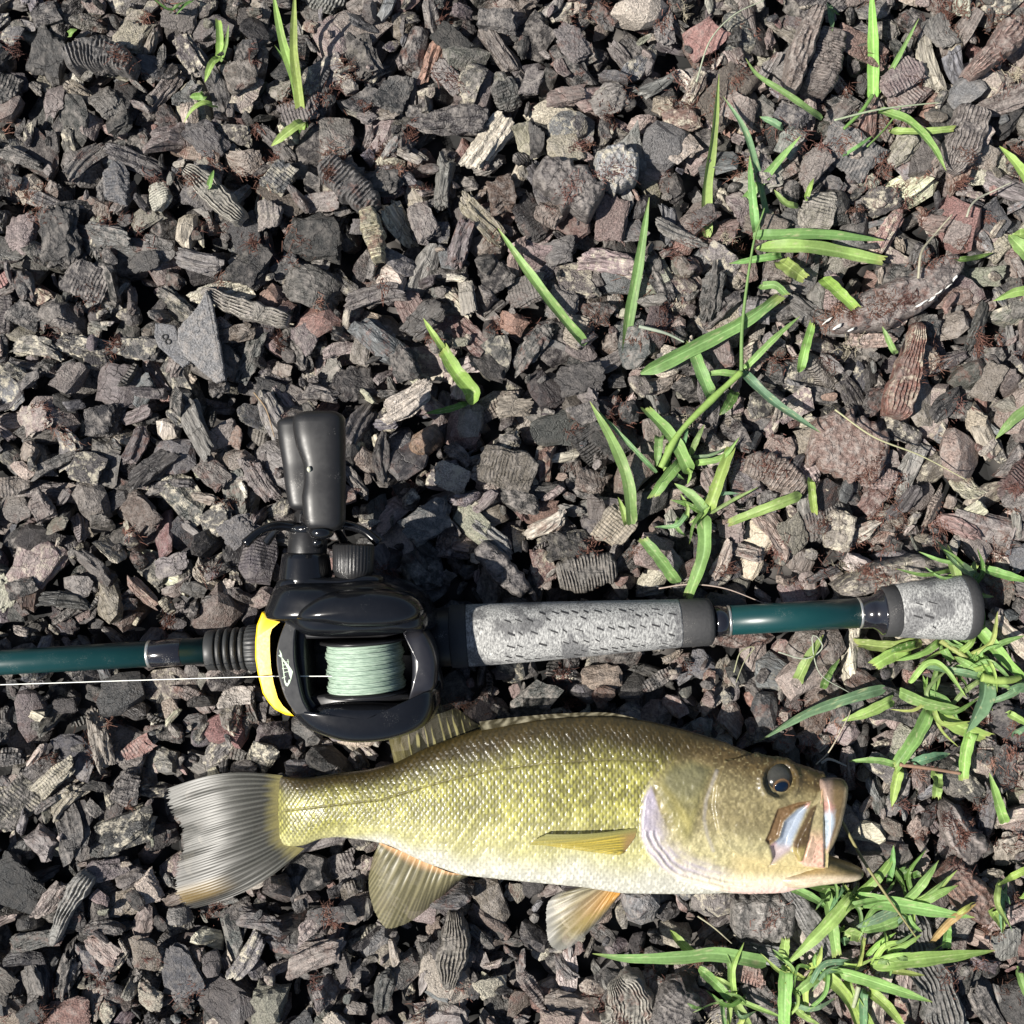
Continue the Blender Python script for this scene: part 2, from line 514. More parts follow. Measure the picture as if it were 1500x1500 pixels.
lay(1150, .007, .019, 2, .225, .5, 4, bulk, [.10, .40, .34, .05, .11], True, 3)
CHIPS = []
def single(v, f, t, l, r, info): CHIPS.append((f, t, l, r, info))
# the chips that show largest are things of their own
for _pass in range(40):
    need = 285 - len(CHIPS)
    if need <= 0: break
    lay(min(need, 60), .014 if _pass > 10 else .015, .022 if _pass > 10 else .030, 3, .212, .24, 6, single, [.10, .42, .31, .06, .11])
lay(1500, .004, .0105, 1, .225, .5, 4, bulk, [.2, .25, .5, .0, .05])
def shift(z): return z - ZOFF
for a in gp.V: a[:, 2] -= ZOFF
hm -= ZOFF
gp.build('rubber_mulch', label='bed of small shredded black rubber crumbs and chips covering the ground', cat='mulch', kind='stuff')
def hz(px, py, rad=0.002):
    """height of the mulch surface below a photo pixel"""
    x, y, _ = W(px, py, 0)
    i, j = cells(np.array([[x, y]]))[0]
    k = max(1, int(rad / CELL))
    return hm[max(0, i - k):i + k + 1, max(0, j - k):j + k + 1].max()
# soil sheet under the mulch, out to the horizon
m, t, p, out = nodes('dark_soil')
co = N(t, 'TexCoord')
n1 = N(t, 'TexVoronoi', i_Scale=90.0)
t.links.new(co.outputs['Object'], n1.inputs['Vector'])
t.links.new(ramp(t, n1.outputs['Distance'], [(0.0, (.10, .092, .085)), (0.35, (.055, .05, .047)), (0.6, (.008, .008, .008))]), p.inputs['Base Color'])
b = N(t, 'Bump', i_Strength=1.0, i_Distance=0.006); b.invert = True
t.links.new(n1.outputs['Distance'], b.inputs['Height']); t.links.new(b.outputs[0], p.inputs['Normal'])
p.inputs['Roughness'].default_value = .9
SOILZ = -0.032 - ZOFF
gs = np.linspace(-1, 1, 41); gs = np.sign(gs) * np.abs(gs) ** 3 * 60
gx, gy = np.meshgrid(gs, gs, indexing='ij')
hgt = SOILZ + .02 * smooth(.5, .7, np.hypot(gx, gy)) + .004 * rng.random(gx.shape) * (np.hypot(gx, gy) > .4)
obj('ground', mesh('ground', np.stack([gx.ravel(), gy.ravel(), hgt.ravel()], 1), grid_faces(41, 41)[:, ::-1]), m, kind='structure')

MARKS = [('by the fish tail fin', 250, 1230), ('in front of the fish mouth', 1300, 1190), ('below the fish belly', 760, 1350), ('beside the orange pelvic fin', 850, 1390), ('by the reel handle knobs', 460, 640), ('beside the bare rod blank', 90, 930), ('by the yellow bar of the reel', 330, 1040), ('beside the worn rear rod grip', 850, 850), ('beside the rod butt', 1390, 830), ('between rod grip and fish back', 860, 1010), ('beneath the sprawling bottom grass tuft', 1300, 1400), ('among the grass by the rod butt', 1420, 1060), ('around the long fallen grass blades', 1040, 560), ('by the grass with crossed blades', 1180, 370), ('by the upright twin grass blades', 430, 100), ('near the chip stamped 8', 280, 490), ('beside the single yellowish blade', 1040, 210), ('near the small curled leaf', 660, 550), ('near the round pale blue-grey chip', 905, 240), ('by the bleached fibrous strip', 310, 285), ('by the cracked brown plate chip', 1250, 655), ('by the rusty fan of fibres', 1335, 540), ('by the long white flecked chip', 1320, 430), ('by the white cord bundle', 95, 1340), ('by the leaf shaped corded chip', 662, 1400), ('by the pinkish fibrous splinter', 1465, 65), ('by the short three-bladed sprout', 320, 90), ('near the combed ridge chip', 140, 80), ('by the cream ridged chip', 545, 340), ('beside the plank-like reddish chip', 1430, 1310), ('near the slanting long blade', 790, 420), ('beside the bowed blade', 900, 680), ('near the arched leaf', 1340, 190)]
SHAPE = {'block': 'blocky', 'flake': 'flat', 'splinter': 'long splintered', 'ridged': 'ridged', 'curl': 'curled'}
MADE = {}
for f, tnt, l, r, (kind, tn, size, v0, R, pos) in CHIPS:
    if kind == 'ridged' and size > .021:        # cut the cord ridges into the larger ones
        v0, f = chip_shape(kind, size, 4); l = v0 + rng.uniform(-1, 1, 3); r = 0.25
    px, py = 750 + pos[0] / K0, 750 - pos[1] / K0
    dist = [math.hypot(px - a, py - b_) for _, a, b_ in MARKS]
    k = int(np.argmin(dist))
    where = MARKS[k][0] if dist[k] < 230 else 'in the open mulch'
    me = mesh('rubber_chip', v0 @ R.T, f, False, np.tile(tnt, (len(v0), 1)), {'loc': l, 'ridge': np.full(len(v0), float(r))})
    o = obj('rubber_chip', me, CHIP, cat='chip', group='large rubber chips lying on the mulch')
    o.location = (pos[0], pos[1], pos[2] - ZOFF)
    MADE.setdefault((SHAPE[kind], tn, where), []).append((size, dist[k], o))
for (shp, tn, where), L in MADE.items():        # look-alikes in one spot: tell them apart by size, then by distance
    L.sort(key=lambda q: -q[0])
    words = {1: [''], 2: ['larger ', 'smaller '], 3: ['largest ', 'medium ', 'smallest ']}.get(len(L))
    for n_, (size, dd_, o) in enumerate(L):
        if words: wd_ = words[n_]
        else: wd_ = 'largest ' if n_ == 0 else 'smallest ' if n_ == len(L) - 1 else 'medium '
        o['label'] = f'{wd_}{shp} {tn} rubber chip {where}'

# chips one can single out
def slab(name, path, width, thick, tint, label, ridges=0, across=False, depth=.0006, zadd=0.0, nu=60, nv=36, edge=.16, ridge_attr=0.0, bow=0.0, amp=.2, nub=9):
    """a torn strip following path (photo pixels); ridges run along it or across it"""
    P = spline(path, nu)
    zg = max(0.0005, np.mean([hz(x, y, .004) for x, y in P[::10]])) + zadd
    Q = np.array([W(x, y, zg + thick) for x, y in P])
    T = np.gradient(Q, axis=0); T /= np.linalg.norm(T, axis=1)[:, None]
    Nn = np.stack([-T[:, 1], T[:, 0], 0 * T[:, 0]], 1)
    wv = np.broadcast_to(np.asarray(width if not np.isscalar(width) else [width, width], float), (len(width) if not np.isscalar(width) else 2,))
    wid = np.interp(np.linspace(0, 1, nu), np.linspace(0, 1, len(wv)), wv) * kz(zg)
    sd = rng.uniform(0, 99)
    u = np.linspace(0, 1, nu)
    ends = (1 - np.abs(2 * u - 1) ** nub * .35)
    wl = wid * ends * (1 + edge * (2 * vnoise(u * 60 + sd, u * 0, 5, 1) - 1)) / 2
    wr = wid * ends * (1 + edge * (2 * vnoise(u * 60 + sd, u * 0 + 9, 5, 2) - 1)) / 2
    s = np.sin(np.linspace(-1, 1, nv) * np.pi / 2 * .98)
    off = np.where(s[None] > 0, s[None] * wl[:, None], s[None] * wr[:, None])
    V = Q[:, None] + Nn[:, None] * off[..., None]
    lx = (np.cumsum(np.linalg.norm(np.gradient(Q, axis=0), axis=1)))[:, None] + 0 * off
    fall = thick * np.abs(s[None]) ** 8 * .5 + thick * .5 * (np.abs(2 * u - 1) ** 12)[:, None]
    rid = 0 * off
    if ridges:
        ph = (lx / lx.max() * ridges if across else (s[None] * .5 + .5) * ridges + 0 * lx) * 2 * np.pi
        ph = ph + 2.2 * (vnoise(lx * 900 + sd, off * 900 + 50, 3, 3) - .5)
        rid = depth * np.sin(ph) * smooth(.12, .5, vnoise(lx * 1000 + sd, off * 1000 + 77, 4.5, 9))
    V[..., 2] += -fall + rid + thick * amp * (vnoise(lx * 1000 + sd, off * 1000 + 30, 4, 4) - .5) + thick * .15 * (vnoise(lx * 1000 + sd, off * 1000, 1.2, 5) - .5) - bow * (2 * u[:, None] - 1) ** 2
    B = V.copy(); B[..., 2] -= thick * .9
    n = nu * nv
    F = grid_faces(nu, nv)
    i = np.arange(nu - 1); j = np.arange(nv - 1)
    side = [np.stack([i * nv, i * nv + n, (i + 1) * nv + n, (i + 1) * nv], 1)[:, ::-1], np.stack([i * nv + nv - 1, (i + 1) * nv + nv - 1, (i + 1) * nv + nv - 1 + n, i * nv + nv - 1 + n], 1)[:, ::-1],
            np.stack([j, j + 1, j + 1 + n, j + n], 1)[:, ::-1], np.stack([j + (nu - 1) * nv, j + n + (nu - 1) * nv, j + 1 + n + (nu - 1) * nv, j + 1 + (nu - 1) * nv], 1)[:, ::-1]]
    VV = np.vstack([V.reshape(-1, 3), B.reshape(-1, 3)])
    tt = np.tile(np.append(tint, .6), (2 * n, 1))
    if ridges:   # cords stand out paler where the rubber has worn off them
        crest = smooth(.2, 1.0, (rid / depth).ravel())[:, None]
        tt[:n, :3] = tt[:n, :3] * (.6 + .9 * crest * vnoise(lx * 1000 + sd, off * 1000 + 7, 2.2, 8).ravel()[:, None] * 1.4)
    cen = VV.mean(0)
    loc = VV - cen + rng.uniform(-1, 1, 3)
    me = mesh(name, VV - cen, np.vstack([F] + side)[:, ::-1], True, tt, {'loc': loc, 'ridge': np.full(2 * n, ridge_attr)})
    o = obj(name, me, CHIP, label=label, cat='chip')
    o.location = cen
    c = cells(VV[:, :2]); np.maximum.at(hm, (c[:, 0], c[:, 1]), VV[:, 2])
    return o
slab('tread_strip', [(1335, 1335), (1352, 1400), (1375, 1450), (1395, 1530)], [46, 54, 56, 60], .004, (0.116, 0.114, 0.106), 'long ribbed tread strip with pale lengthwise cords under the bottom grass', 8, depth=.0007, nv=80, nu=90)
slab('cord_strip', [(72, 1388), (88, 1345), (108, 1310), (124, 1285)], [14, 20, 28, 34], .004, (0.255, 0.250, 0.232), 'dark splinter with bundle of white cords below the fish tail', 5, depth=.0009, nv=44)
slab('fibre_strip', [(268, 243), (300, 268), (330, 300), (352, 318)], [24, 34, 36, 26], .005, (0.278, 0.261, 0.226), 'pale bleached fibrous strip by a small lone grass tip', 7, depth=.0007, nv=60)
slab('tread_chip', [(88, 82), (120, 72), (155, 74), (190, 92)], [34, 40, 40, 28], .008, (0.098, 0.093, 0.090), 'dark grey chip combed with fine upright ridges beside flat slate piece', 19, True, depth=.0006, nu=150)
slab('cord_chip', [(664, 1340), (666, 1380), (660, 1420), (656, 1455)], [24, 42, 44, 18], .006, (0.151, 0.137, 0.116), 'leaf shaped brown-grey chip with lengthwise cords below the anal fin', 8, depth=.0006, nv=60)
slab('cord_chip', [(905, 1440), (925, 1470), (920, 1520)], [50, 74, 78], .006, (0.267, 0.250, 0.214), 'pale bundle of parallel cords below the pelvic fin', 13, depth=.0006, nv=90)
slab('cord_chip', [(1436, 152), (1420, 195), (1398, 245)], [50, 56, 38], .005, (0.134, 0.116, 0.108), 'brown-grey chip with lengthwise wavy ridges by a bent grass leaf', 9, depth=.0005, nv=70)
slab('ridge_chip', [(1222, 35), (1212, 80), (1200, 130)], [42, 52, 46], .006, (0.139, 0.116, 0.105), 'tall grey-brown chip with slanting ridges beside broad upright blade', 22, True, depth=.0004, nu=140)
slab('ridge_chip', [(818, 848), (860, 838), (905, 832)], [44, 58, 40], .006, (0.139, 0.128, 0.114), 'ridged grey chip lying against the worn rear grip', 19, True, depth=.0005, nu=140)
slab('ridge_chip', [(470, 232), (505, 262), (548, 302)], [36, 48, 34], .007, (0.087, 0.083, 0.082), 'dark corrugated chip with close cross ridges in the open mulch', 18, True, depth=.0006, nu=140)
slab('ridge_chip', [(1095, 678), (1135, 690), (1180, 722)], [34, 50, 34], .004, (0.174, 0.137, 0.116), 'brown chip with neat rows of tiny beads beside a fallen blade', 17, True, depth=.0004, nu=140)
slab('cord_chip', [(292, 422), (345, 447), (420, 468)], [18, 30, 26], .005, (0.232, 0.214, 0.186), 'pale corded splinter touching the chip stamped 8', 6, depth=.0006, nv=50)
slab('ridge_chip', [(535, 300), (545, 340), (552, 378)], [26, 32, 20], .006, (0.314, 0.290, 0.197), 'cream coloured curved chip with close cross ridges', 16, True, depth=.0004, nu=120)
flk = slab('bark_strip', [(1225, 470), (1290, 448), (1350, 425), (1418, 372)], [36, 62, 54, 30], .009, (0.134, 0.114, 0.106), 'long curved brown-grey chip with white flecked edge', bow=.002, nu=90, nv=50)
slab('bark_strip', [(1235, 868), (1290, 848), (1350, 838), (1415, 842)], [26, 44, 44, 26], .010, (0.139, 0.122, 0.109), 'long weathered chip lying behind the rod butt', 5, depth=.0004, nu=90)
slab('plate_chip', [(1192, 640), (1245, 655), (1302, 672)], [70, 104, 66], .007, (0.157, 0.110, 0.093), 'large smooth reddish brown chip with cracked lower edge', nu=70, nv=50, amp=.07, edge=.22, nub=22)
slab('plate_chip', [(872, 240), (905, 240), (938, 242)], [42, 72, 44], .009, (0.186, 0.191, 0.197), 'round pale blue-grey chip standing out in dark mulch', nu=60, nv=50, amp=.08, edge=.14, nub=16)
slab('plate_chip', [(790, 235), (830, 262), (880, 290)], [40, 66, 58], .009, (0.087, 0.077, 0.074), 'large dark flat chip beside the round blue-grey chip', nu=70, nv=50, amp=.07, edge=.22, nub=22)
slab('plank_chip', [(1150, 1295), (1185, 1345), (1222, 1408)], [26, 36, 34], .006, (0.162, 0.157, 0.151), 'smooth grey plank-like chip under grass below the fish jaw', 7, depth=.0002, nu=70, nv=44, edge=.05)
slab('plate_chip', [(1010, 1455), (990, 1490), (975, 1530)], [56, 60, 60], .007, (0.098, 0.088, 0.083), 'dark tapered chip with a faintly ribbed face below the cut blades', 12, True, depth=.0002, nu=100, edge=.05)
slab('grooved_plate', [(1075, 1350), (1120, 1348), (1168, 1352)], [58, 70, 60], .006, (0.151, 0.142, 0.130), 'flat grey chip with two upright grooves below the fish jaw', 3, True, depth=.0006, nu=80, edge=.1)
slab('bark_strip', [(700, 800), (730, 830), (770, 870)], [30, 40, 30], .006, (0.064, 0.058, 0.058), 'dark split chip in shade between reel and grip', nu=50)
slab('cord_tuft', [(1352, 470), (1338, 530), (1318, 610)], [16, 38, 48], .006, (0.151, 0.072, 0.056), 'rusty brown fan of bundled fibres in the mulch', 7, depth=.0008, nv=50, nu=70)
slab('bark_strip', [(1500, 30), (1468, 65), (1430, 100)], [44, 34, 22], .008, (0.197, 0.134, 0.116), 'pinkish brown fibrous splinter with long grooves', 5, depth=.0007)
slab('bark_strip', [(1205, 0), (1185, 50), (1162, 128)], [24, 34, 24], .009, (0.174, 0.139, 0.122), 'tall brown-grey splinter beside the slanting ridged chip', 4, depth=.0006)
slab('bark_strip', [(1390, 1180), (1410, 1225), (1440, 1260)], [22, 40, 56], .006, (0.162, 0.139, 0.128), 'upright leaf shaped grey chip right of the fish mouth', 3, depth=.0005)
slab('plank_chip', [(1390, 1275), (1420, 1310), (1465, 1345)], [46, 54, 44], .006, (0.139, 0.083, 0.064), 'reddish brown plank-like chip with lengthwise grain', 6, depth=.0003)
WHT = simple('white_fleck', (.62, .61, .57), .7, noise=.2, bump=.4)
for x, y, a, b_ in ((1402, 396, 6, 4), (1398, 408, 5, 5), (1388, 420, 7, 4), (1376, 428, 6, 3), (1366, 437, 5, 4), (1352, 444, 9, 3.5), (1212, 470, 8, 4), (1228, 478, 6, 4), (1248, 482, 5, 3)):
    z = hz(x, y, .002)
    o = obj('paint_fleck', dome('paint_fleck', [(x + a * math.cos(q) * rng.uniform(.7, 1.3) - .4 * a * math.sin(q), y - .5 * a * math.cos(q) + b_ * math.sin(q) * rng.uniform(.7, 1.3)) for q in np.linspace(0, 6.28, 9)[:-1]], z, [(.9, z - .002), (1, z), (.75, z + .0005), (.3, z + .0007)], 24), WHT, flk)
    o.location = -flk.location
def plate(outline, z0, thick, tint, name='chip_plate', tilt=(0, 0)):
    o = np.array(outline, float)
    dense = []
    for a, b_ in zip(o, np.roll(o, -1, 0)):
        for q in np.linspace(0, 1, 6, endpoint=False):
            dense.append(a + (b_ - a) * q + rng.normal(0, .5, 2))
    me = prism(name, dense, z0, z0 + thick, .0007, smooth_shade=False)
    V = np.array([v.co for v in me.vertices])
    V[:, 2] += (V[:, 0] - V[:, 0].mean()) * tilt[0] + (V[:, 1] - V[:, 1].mean()) * tilt[1]
    me.vertices.foreach_set('co', V.ravel())
    a = me.attributes.new('tint', 'FLOAT_COLOR', 'POINT'); a.data.foreach_set('color', np.tile((*tint, .1), len(V)).ravel())
    a = me.attributes.new('loc', 'FLOAT_VECTOR', 'POINT'); a.data.foreach_set('vector', (V + rng.uniform(-1, 1, 3)).ravel())
    a = me.attributes.new('ridge', 'FLOAT', 'POINT'); a.data.foreach_set('value', np.zeros(len(V)))
    return me
zc8 = max(.001, hz(290, 500, .006))
c8 = empty('stamped_chip', W(285, 500, zc8), 'thin slate grey triangular chip stamped with a small figure 8', 'chip')
under(obj('plate', plate([(304, 425), (311, 440), (317, 473), (323, 513), (329, 556), (315, 561), (293, 544), (267, 520), (259, 500), (260, 480), (280, 460), (293, 444)], zc8 + .001, .0028, (.16, .158, .16), tilt=(.05, .1)), CHIP), c8)
under(obj('plate', plate([(227, 472), (257, 477), (262, 500), (279, 531), (267, 539), (233, 511), (225, 493)], zc8 - .0005, .0028, (.13, .13, .135)), CHIP), c8)
INK = simple('dark_rubber_print', (.008, .008, .008), .6)
for dx, dy in ((-2.2, -3.6), (2.2, 3.6)):
    th = np.linspace(0, 2 * np.pi, 20, endpoint=False)
    ring = [W(244 + dx + 4.0 * math.cos(a), 497 + dy + 3.5 * math.sin(a), zc8 + .0026) for a in th]
    me = tube('numeral', ring + [ring[0], ring[1]], .00022, 6, 40)
    under(obj('numeral', me, INK), c8)

# tufts of torn tyre cord in the mulch
FIB = tinted('cord_fibre', .9, .15, grain=.35, gscale=2500.0)
SV, SF, SC, fn = [], [], [], 0
for k in range(360):
    px, py = rng.uniform(-20, 1520, 2)
    if px < 850 and rng.random() < .5: px = rng.uniform(850, 1500)
    x, y, _ = W(px, py)
    c = cells(np.array([[x, y]]))[0]
    if NEAR[c[0], c[1]] > 0: continue
    z = hz(px, py, .0015)
    base = np.array([(.112, .056, .043), (.14, .077, .058), (.095, .048, .040), (.28, .25, .19)][rng.choice(4, p=[.4, .25, .25, .10])]) * rng.uniform(.7, 1.25)
    n = rng.integers(60, 130)
    R = rng.uniform(.0015, .0045)
    ax = rng.uniform(0, 6.28); dirn = np.array([math.cos(ax), math.sin(ax), .1])
    p0 = rng.normal(0, 1, (n, 3)) * np.array([R * .5, R * .5, R * .22]) + dirn * rng.normal(0, R * .8, (n, 1))
    gi = cells(p0[:, :2] + np.array([x, y]))
    p0 = np.stack([p0[:, 0] + x, p0[:, 1] + y, np.minimum(hm[gi[:, 0], gi[:, 1]], z + .001) + np.abs(p0[:, 2]) * .6 - .0003], 1)
    d = dirn * rng.uniform(.1, 1.2) + rng.normal(0, .55, (n, 3)); d[:, 2] *= .5
    d /= np.linalg.norm(d, axis=1)[:, None]
    Lh = rng.uniform(.0007, .0024, (n, 1))
    bend = rng.normal(0, .55, (n, 3)); bend[:, 2] = -np.abs(bend[:, 2]) * .6
    r = rng.uniform(.00009, .00019, (n, 1))
    u = np.cross(d, (0.1, .2, 1.0)); u /= np.linalg.norm(u, axis=1)[:, None]; v = np.cross(u, d)
    blk = []
    for q, sw in ((0, 1), (.5, .95), (1, .5)):
        P_ = p0 + d * Lh * q + bend * Lh * q * q
        for a in (0, 2.09, 4.19): blk.append(P_ + (u * math.cos(a) + v * math.sin(a)) * r * sw)
    B_ = np.stack(blk, 1)                       # n x 9 x 3
    idx = (np.arange(n) * 9)[:, None] + fn
    for q in (0, 3):
        for a in range(3): SF.append(np.hstack([idx + q + a, idx + q + (a + 1) % 3, idx + q + 3 + (a + 1) % 3, idx + q + 3 + a]))
    SV.append(B_.reshape(-1, 3)); SC.append(np.repeat(base * rng.uniform(.6, 1.5, (n, 1)), 9, 0)); fn += n * 9
fv, ff, fc = np.vstack(SV), np.vstack(SF), np.vstack(SC)
obj('torn_fibres', mesh('torn_fibres', np.array(fv), np.array(ff), False, np.array(fc)), FIB, label='rust brown tufts of torn tyre cord fibre scattered through the mulch', cat='fibres', kind='stuff')

# ------------------------------------------------------------------ the fish
TOP = [(408, 1137), (450, 1140), (490, 1134), (540, 1128), (580, 1117), (620, 1097), (660, 1082), (700, 1068), (740, 1061), (800, 1053), (860, 1049), (900, 1050), (950, 1056), (1000, 1068), (1050, 1083), (1100, 1103), (1140, 1116), (1180, 1128), (1206, 1139)]
BOT = [(408, 1236), (425, 1240), (447, 1238), (468, 1228), (496, 1225), (537, 1230), (568, 1236), (620, 1262), (675, 1281), (700, 1284), (780, 1292), (853, 1299), (909, 1308), (970, 1309), (1033, 1309), (1087, 1306), (1148, 1303), (1167, 1297), (1193, 1292), (1206, 1290)]
xs = np.arange(408, 1206, 1.25)
yt = np.interp(xs, *np.array(TOP).T); yb = np.interp(xs, *np.array(BOT).T)
ker = np.hanning(25); ker /= ker.sum()
sm = lambda a: np.convolve(np.pad(a, 12, mode='edge'), ker, 'valid')
yt, yb = sm(yt), sm(yb)
hw = np.interp(xs, [404, 408, 425, 450, 500, 580, 680, 780, 880, 950, 1030, 1100, 1150, 1206], np.array([.2, .8, 3.2, 5.2, 7.4, 11.5, 16.5, 19.8, 21.3, 22, 21.6, 19.3, 16.2, 9.8]) / 1000)
zc = np.interp(xs, [408, 500, 650, 800, 950, 1100, 1206], np.array([8, 11, 16.5, 20.5, 22, 21, 18.5]) / 1000)
hw, zc = np.minimum(sm(hw), np.interp(xs, [408, 440], [.0005, .0065])), sm(zc)
thU = np.linspace(-np.pi / 2, np.pi / 2, 210)
thL = np.linspace(np.pi / 2, 1.5 * np.pi, 42)[1:-1]
th = np.concatenate([thU, thL])
NC, NR = len(xs), len(th)
cosv = np.sign(np.cos(th)) * np.abs(np.cos(th)) ** .88
k_ = kz(zc)
X = ((xs - 750) * k_)[:, None] + 0 * th[None]
ym, hh = (750 - (yt + yb) / 2) * k_, (yb - yt) / 2 * k_
Y = ym[:, None] + hh[:, None] * np.sin(th)[None]
Z = zc[:, None] + hw[:, None] * cosv[None]
up = (np.arange(NR) < 210)[None] & np.ones((NC, 1), bool)
V = np.stack([X, Y, Z], -1).reshape(-1, 3)
fx, fy = PX(V)
fy = np.where(up.ravel(), fy, fy)
tt = (np.sin(th)[None] + 0 * X).ravel()               # -1 belly .. 1 back
upf = up.ravel()
nrm = np.stack([0 * X, np.sin(th)[None] * (hw / hh)[:, None] + 0 * X, np.cos(th)[None] + 0 * X], -1).reshape(-1, 3)
nrm /= np.linalg.norm(nrm, axis=1)[:, None]
# --- regions of the head (photo pixels)
z6 = lambda L: [(900 + x * .26667, 1060 + y * .26667) for x, y in L]
zm = lambda L: [(1080 + x * .13333, 1100 + y * .13333) for x, y in L]
GILL = z6([(420, 130), (300, 205), (195, 300), (150, 400), (132, 520), (135, 620), (170, 710), (250, 800), (350, 868), (500, 915), (700, 945), (1300, 945), (1300, 100), (700, 60)])
OPER = z6([(300, 215), (420, 190), (560, 235), (520, 340), (490, 450), (460, 560), (425, 640), (380, 665), (310, 590), (250, 480), (200, 330)])
CHEEK = z6([(600, 200), (545, 330), (532, 450), (556, 580), (600, 665), (680, 725), (820, 775), (1300, 800), (1300, 150), (800, 150)])
MEMB = zm([(790, 560), (690, 780), (610, 960), (580, 1080), (330, 1265), (375, 1160), (340, 1020), (450, 930), (500, 760), (640, 630)])
FOLD = zm([(830, 535), (660, 545), (420, 620), (330, 860), (280, 970), (340, 1030), (460, 940), (510, 770), (640, 640), (760, 600)])
MAXI = zm([(955, 380), (945, 700), (950, 1255), (720, 1240), (640, 1180), (595, 1080), (600, 980), (680, 820), (790, 610), (880, 450)])
SUPR = zm([(860, 560), (800, 760), (760, 960), (700, 1150), (650, 1190), (590, 1090), (598, 980), (680, 810), (780, 620)])
JAW = z6([(440, 790), (700, 830), (950, 830), (1040, 770), (1200, 740), (1300, 950), (440, 950)])
gd, od, cd, md, fd, xd, sd_, jd = [sdist(fx, fy, p_) for p_ in (GILL, OPER, CHEEK, MEMB, FOLD, MAXI, SUPR, JAW)]
head = np.where(upf, smooth(0, 6, gd), smooth(960, 985, fx))
# --- scales: staggered rows, each scale tilted up towards the tail and overlapping the next
pitch = np.interp(xs, [408, 560, 760, 960], [6.6, 8.2, 9.6, 9.2])
uu = np.concatenate([[0], np.cumsum(1.25 / pitch)[:-1]])
slope = (yb + yt) / 2
arc = np.cumsum(np.hypot(np.diff(Y, axis=1, prepend=Y[:, :1]), np.diff(Z, axis=1, prepend=Z[:, :1])), axis=1)
arc -= arc[:, 105:106]
Uc = (uu[:, None] + 0 * X).ravel()
Vc = (arc / (pitch * k_ * .72)[:, None]).ravel()
Uc = Uc + .10 * (vnoise(fx, fy, 23, 1) - .5); Vc = Vc + .14 * (vnoise(fx, fy, 19, 2) - .5)
Uc = Uc + .012 * Vc ** 2 * .12
best = np.full(len(V), -1e9); du_b = np.zeros(len(V)); dv_b = np.zeros(len(V)); idn = np.zeros(len(V))
j0 = np.floor(Vc)
for dj in (-1, 0, 1, 2):
    j = j0 + dj
    sh = np.where(np.mod(j, 2) == 0, 0, .5)
    i0 = np.floor(Uc - sh)
    for di in (-1, 0, 1, 2):
        cu, cv = i0 + di + sh, j
        du, dv = Uc - cu, Vc - cv
        inside = (du / .78) ** 2 + (dv / 1.02) ** 2 < 1
        win = inside & (cu > best)
        best[win] = cu[win]; du_b[win] = du[win]; dv_b[win] = dv[win]
        idn[win] = np.mod(cu[win] * 12.9898 + cv[win] * 78.233, 1.0)
        h_ = np.mod(np.sin(cu[win] * 127.1 + cv[win] * 311.7) * 43758.5453, 1.0); idn[win] = h_
scl = (1 - head) * smooth(408, 420, fx) * smooth(1.0, .93, np.abs(tt))
# exposed part of a scale lies between du = -.78 and about -.05
ex = np.clip((-du_b) / .78, 0, 1)
hs = (.00030 * ex * (.6 + .8 * idn) + .00012 * (idn - .5) - .00016 * dv_b ** 2) * scl
fade = np.interp(tt, [-1, -.85, -.4, .85, 1], [.35, .5, .85, 1, .4])
disp = hs * fade
pn_ = smooth(.12, .5, ex) * smooth(1.03, .55, np.hypot(du_b / .78, dv_b / 1.02))      # bright middle of each scale
# --- head relief
U = upf.astype(float)
disp += U * (.0011 * smooth(0, 7, gd) * smooth(1105, 1150, fy) + .0008 * smooth(0, 16, od) * smooth(-8, 0, -cd) + .0011 * smooth(0, 4, cd)) * (gd > 0)
disp += U * (-.0026 * smooth(-2, 9, md) - .0016 * smooth(0, 6, fd) * (md < 0) + .0016 * smooth(0, 5, xd) * (md < 3) + .0006 * smooth(0, 4, sd_))
dG = gd
rays_ = U * (gd > 0) * (cd < 0) * (fy > 1215) * smooth(0, 4, gd) * smooth(30, 20, gd) * smooth(1130, 1070, fx)
gdw = gd + 5 * (vnoise(fx, fy, 26, 71) - .5)
disp += rays_ * .00045 * np.sin(gdw / 8.2 * 2 * np.pi) * (.4 + .8 * vnoise(fx, fy, 30, 72))
EYE = (1140, 1144)
ed = np.hypot(fx - EYE[0], fy - EYE[1])
disp += U * (.0010 * np.exp(-((ed - 27) / 5) ** 2) - .0016 * smooth(25, 18, ed))
disp += U * head * .00035 * (vnoise(fx, fy, 9, 6) - .5) + U * head * (md < 0) * .00028 * (vnoise(fx, fy, 3.2, 7) - .5)
lat = ldist(fx, fy, [(415, 1188), (560, 1171), (640, 1147), (720, 1128), (800, 1118), (900, 1112), (960, 1115)])
disp -= U * (1 - head) * .00035 * smooth(2.2, .4, lat)
V = V + nrm * disp[:, None]
# --- colours
def lerp(a, b_, f): return a + (np.asarray(b_) - a) * np.clip(f, 0, 1)[:, None]
n1, n2, n3 = vnoise(fx, fy, 40, 11), vnoise(fx, fy, 9, 12), vnoise(fx, fy, 2.6, 13)
tw = tt + .14 * (n1 - .5) + .5 * smooth(580, 430, fx) * smooth(.3, -.4, tt)
back, flank, low, belly = np.array([.045, .032, .010]), np.array([.34, .325, .085]), np.array([.39, .37, .165]), np.array([.50, .49, .42])
col = np.tile(back, (len(V), 1))
col = lerp(col, flank, smooth(.84, .30, tw))
col = lerp(col, low, smooth(.05, -.5, tw))
col = lerp(col, belly, smooth(-.5, -.9, tw))
gap = lerp(col * .20, (.045, .036, .012), 0.4 * np.ones(len(V)))
gap = lerp(gap, col * .62, smooth(.1, -.7, tw))
patch = vnoise(fx, fy, 34, 22) * .6 + vnoise(fx, fy, 12, 23) * .4
